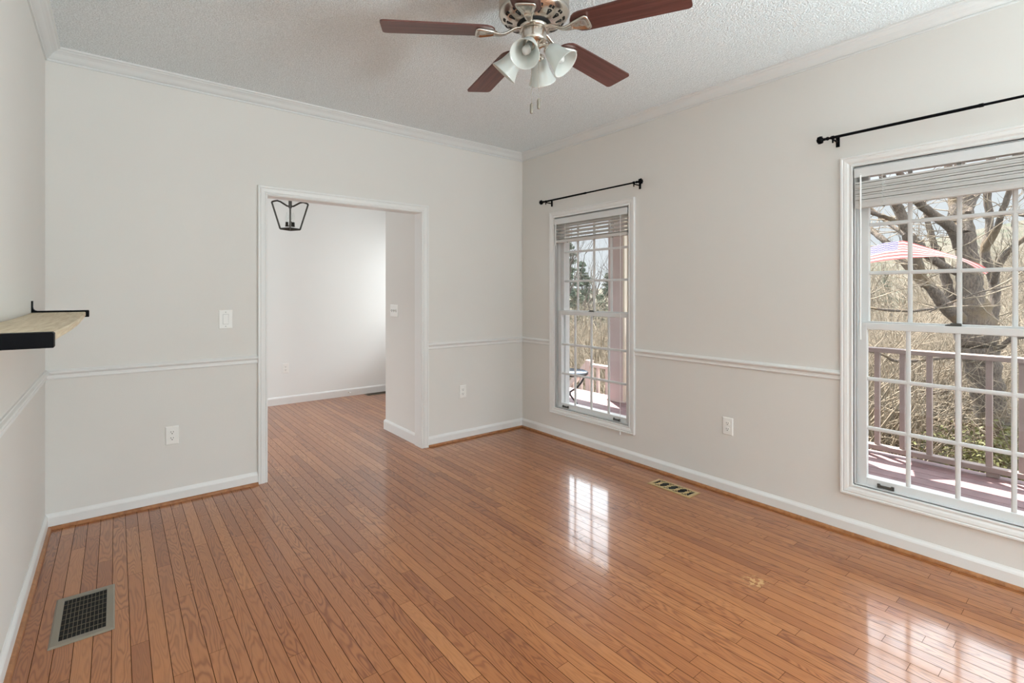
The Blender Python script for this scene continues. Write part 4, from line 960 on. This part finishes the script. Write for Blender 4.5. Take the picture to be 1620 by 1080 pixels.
tw = mb.build('twigs', M['twig'], bt); tw['kind'] = 'stuff'

# repeatable woodland plants (local coordinates, foot at the origin)
def grow(mb, p, dirv, l, r, depth, spread, n=5, upward=0.12):
    pts = [p]; rs = [r]; k = 4
    for i in range(k):
        dirv = (dirv+Vector((random.uniform(-1, 1), random.uniform(-1, 1), random.uniform(-0.5, 0.9)+upward))*0.16).normalized()
        pts.append(pts[-1]+dirv*l/k); rs.append(r*(1-0.45*(i+1)/k))
    mb.tube(pts, rs, n, caps=False)
    if depth <= 0: return
    for i in range(random.choice((2, 3))):
        j = random.choice((2, 3, 4)); a = random.uniform(0, 2*PI)
        side = (dirv.orthogonal().normalized()); side.rotate(Matrix.Rotation(a, 3, dirv))
        grow(mb, pts[j], (dirv+side*spread*random.uniform(0.6, 1.2)).normalized(), l*random.uniform(0.55, 0.8), rs[j]*random.uniform(0.5, 0.7), depth-1, spread, max(3, n-1), upward)
def bare_tree_mesh(hgt):
    mb = MB(); grow(mb, Vector((0, 0, -0.2)), Vector((0, 0, 1)), hgt*0.42, hgt*0.017, 5, 0.55, 6, 0.3)
    return mb
def brush_mesh(nst, hgt):
    mb = MB()
    for k in range(nst):
        a = random.uniform(0, 2*PI); r = random.uniform(0, 0.5)
        grow(mb, Vector((r*math.cos(a), r*math.sin(a), -0.05)), Vector((math.cos(a)*random.uniform(0.2, 1.1), math.sin(a)*random.uniform(0.2, 1.1), 1)).normalized(), hgt*random.uniform(0.45, 0.8), random.uniform(0.014, 0.030), 2, 0.9, 5, 0.0)
    return mb
def foliage(mb, c, rad, n, size, flat=1.0):
    for _ in range(n):
        v = Vector((random.gauss(0, 1), random.gauss(0, 1), random.gauss(0, 1))).normalized()*rad*random.uniform(0.55, 1)**0.7; v.z *= flat
        p = c+v; a = Vector((random.uniform(-1, 1), random.uniform(-1, 1), random.uniform(-0.6, 0.6))).normalized()*size; b = a.cross(Vector((random.uniform(-1, 1), random.uniform(-1, 1), random.uniform(-1, 1)))).normalized()*size*0.45
        mb.add([p-a, p+b, p+a, p-b], [(0, 1, 2, 3)])
col = sc.collection
def place(root, x, y, s, rz, tilt=0.0):
    root.location = (x, y, ground_h(x, y)-0.03); root.scale = (s, s, s); root.rotation_euler = (0, tilt, rz)
def polar(phi, r): a = math.radians(phi); return r*math.sin(a), r*math.cos(a)

BTL = 'bare grey woodland tree on the slope behind the deck'
protos = []
for k in range(3):
    r = empty('woodland_tree', (0, 0, 0), BTL, 'tree', 'bare woodland trees'); bare_tree_mesh(9).build('crown_and_trunk', M['bark2'], r); protos.append(r)
used = [False]*3
def put(protos, used, i, *a, **k):
    o = protos[i] if not used[i] else copy_tree(protos[i]); used[i] = True; place(o, *a, **k); return o
spots = []
rng = random.Random(11)
for k in range(34): spots.append((rng.uniform(42, 54), rng.uniform(17, 60)))
for k in range(46): spots.append((rng.uniform(70, 91), rng.uniform(24, 80)))
for k in range(64): spots.append((rng.uniform(69, 93), rng.uniform(42, 96)))
for k, (ph, r_) in enumerate(spots):
    if ph > 60 and r_ < 21: continue
    x, y = polar(ph, r_); s = rng.uniform(0.5, 0.85) if ph < 60 else rng.uniform(0.30, 0.5)
    put(protos, used, k % 3, x, y, s, rng.uniform(0, 6.28))
# one taller bare tree against the sky in the corner window
tall = empty('spreading_tree', (0, 0, 0), 'tall spreading bare tree against the sky in the corner window', 'tree')
random.seed(23); bare_tree_mesh(9).build('crown_and_trunk', M['bark2'], tall); place(tall, *polar(47.3, 27), 0.72, 0.5)
# evergreens
def evergreen_mesh(hh):
    tr = MB(); tr.tube([(0, 0, -0.2), (0.03, 0, hh*0.5), (0, 0, hh)], [0.12, 0.08, 0.015], 6)
    fl = MB(); n = 16
    for i in range(n):
        z0_ = hh*(0.14+0.84*i/n); R0_ = hh*0.22*(1-i/n)**0.8+0.15
        for k in range(7):
            z = z0_+random.uniform(-0.3, 0.3); R = R0_*random.uniform(0.45, 1.2)
            a = random.uniform(0, 2*PI); e = Vector((R*math.cos(a), R*math.sin(a), z+R*random.uniform(-0.3, 0.25))); q = Vector((0, 0, z))
            tr.tube([q, q.lerp(e, 0.5)+Vector((0, 0, 0.05)), e], [0.02, 0.013, 0.004], 4, caps=False)
            for f in (0.45, 0.65, 0.82, 0.98): foliage(fl, q.lerp(e, f), 0.28*(1.15-0.4*f), 34, 0.075, 0.5)
    return tr, fl
tr, fl = evergreen_mesh(7.0)
ev = empty('evergreen_tree', (0, 0, 0), 'feathery evergreen tree rising left in the corner window', 'tree', 'evergreens on the hillside')
tr.build('trunk', M['bark2'], ev); fl.build('needles', M['needle'], ev); place(ev, *polar(44.6, 24), 0.80, 0.3)
EVL = 'dark evergreen tree among the bare woodland beyond the deck'
for ph, r_, s in ((49.6, 30, 0.55), (48.6, 22, 0.42), (46.6, 38, 0.70), (50.5, 26, 0.5), (75.5, 44, 0.4), (86.5, 50, 0.45)):
    c = copy_tree(ev); c['label'] = EVL; place(c, *polar(ph, r_), s, rng.uniform(0, 6))
# brush
bp_ = []                                                                # a tangle nobody could count: one object
for k in range(3):
    t_ = brush_mesh(34, 2.6)
    bp_.append((np.array([tuple(v) for v in t_.v], dtype=np.float32), t_.f))
pts_ = []
while len(pts_) < 118:
    i_ = len(pts_)
    ph, r_ = (rng.uniform(68, 92), 9.4+12*rng.random()**1.5) if i_ < 62 else (rng.uniform(41, 55), rng.uniform(10, 26)) if i_ < 95 else (rng.uniform(69, 92), rng.uniform(18, 55))
    x, y = polar(ph, r_)
    if 77.5 < ph < 87.0 and r_ < 12.4: continue                        # open in front of the big trunk
    if all(math.hypot(x-a_, y-b_) > 0.6 for a_, b_ in pts_): pts_.append((x, y))
V_, LV, LT = [], [], []; off = 0
for k, (x, y) in enumerate(pts_):
    co, fs = bp_[k % 3]; sc_ = rng.uniform(0.6, 1.1) if k < 95 else rng.uniform(1.1, 1.8); rz = rng.uniform(0, 6.28)
    c_, s_ = math.cos(rz)*sc_, math.sin(rz)*sc_
    V_.append(np.stack([co[:, 0]*c_-co[:, 1]*s_+x, co[:, 0]*s_+co[:, 1]*c_+y, co[:, 2]*sc_+ground_h(x, y)-0.03], 1))
    LV.append(np.concatenate([np.array(f) for f in fs])+off); LT.append(np.array([len(f) for f in fs])); off += len(co)
V_ = np.concatenate(V_); LV = np.concatenate(LV).astype(np.int32); LT = np.concatenate(LT).astype(np.int32)
me = bpy.data.meshes.new('undergrowth'); me.vertices.add(len(V_)); me.vertices.foreach_set('co', V_.astype(np.float32).ravel())
me.loops.add(len(LV)); me.loops.foreach_set('vertex_index', LV); me.polygons.add(len(LT))
me.polygons.foreach_set('loop_start', np.concatenate([[0], np.cumsum(LT)[:-1]]).astype(np.int32)); me.update(calc_edges=True); me.materials.append(M['twig'])
ug = bpy.data.objects.new('undergrowth', me); sc.collection.objects.link(ug)
tag(ug, 'pale tangle of bare brush covering the slope beyond the deck railing', 'brush', kind='stuff')
# leafy yellow-green shrubs at the foot of the tree
fl = MB(); stp = MB()
for k in range(26):
    a = random.uniform(0, 2*PI); e = Vector((0.6*math.cos(a)*random.random(), 0.6*math.sin(a)*random.random(), random.uniform(0.3, 0.9)))
    stp.tube([(0, 0, -0.05), e*0.5, e], [0.012, 0.009, 0.004], 4, caps=False); foliage(fl, e, 0.26, 60, 0.030)
ls = empty('leafy_shrub', (0, 0, 0), 'low yellow-green leafy shrub below the deck railing', 'shrub', 'yellow-green shrubs')
stp.build('stems', M['twig'], ls); fl.build('leaves', M['leaf'], ls)
first = True
for ph, r_, s in ((82.6, 9.6, 1.1), (84.2, 9.4, 1.25), (86.0, 9.7, 1.2), (81.0, 13.0, 0.6), (77.6, 14.0, 0.6), (88.0, 9.9, 1.2)):
    o = ls if first else copy_tree(ls); first = False; place(o, *polar(ph, r_), s, rng.uniform(0, 6))

# ------------------------------------------------------------------ labels of the setting
SETTING = {
 'floor': ('glossy narrow-strip oak floor running through both rooms', 'floor'),
 'ceiling': ('off-white popcorn textured ceiling above the fan', 'ceiling'),
 'wall_left': ('pale wall carrying the wooden shelf', 'wall'), 'wall_right': ('pale wall holding the two double-hung windows', 'wall'),
 'wall_back': ('pale wall with the cased doorway opening', 'wall'), 'wall_rear': ('pale rear wall behind the viewer with added wide glazing', 'wall'),
 'wall_hall': ('short side wall with triple switch beyond the doorway', 'wall'), 'wall_hall_far': ('bright far wall seen through the doorway', 'wall'),
 'wall_hall_left': ('left wall of the room beyond the doorway', 'wall'), 'wall_hall_front': ('near wall of the next room left of the doorway', 'wall'),
 'door_1': ('white cased doorway opening into the next room', 'doorway'),
 'window_1': ('white double-hung gridded window nearest the room corner', 'window'), 'window_2': ('white double-hung gridded window facing the big tree', 'window'),
 'window_3': ('added wide rear window behind the viewer', 'window'), 'window_4': ('right-hand window of the next room', 'window'),
 'window_5': ('added left-hand window of the next room', 'window'), 'window_6': ('added white double-hung window behind the viewer', 'window'),
 'deck_floor': ('mauve painted deck boards with sun streaks', 'deck'), 'deck_stairs': ('sunlit-pale wooden steps leading down from the deck', 'stairs'),
 'porch_roof': ('flat porch roof over the deck', 'roof'), 'ground_hillside': ('leaf-strewn hillside rising beyond the deck', 'ground'),
}
NOUN = {'baseboard': 'white baseboard', 'trim_shoe': 'oak shoe moulding', 'trim_chair_rail': 'white chair rail', 'trim_crown': 'white crown moulding'}
WHERE = {'left': 'along the wall with the shelf', 'back': 'along the wall with the doorway', 'right': 'along the wall with the windows', 'hall_far': 'along the far wall beyond the doorway', 'hall': 'around the short switch wall beyond the doorway'}
for o in sc.objects:
    if o.parent or o.get('kind') != 'structure': continue
    if o.name in SETTING: tag(o, *SETTING[o.name])
    else:
        for k_, n_ in NOUN.items():
            if o.name.startswith(k_+'_'): tag(o, n_+' '+WHERE[o.name[len(k_)+1:]], 'trim')
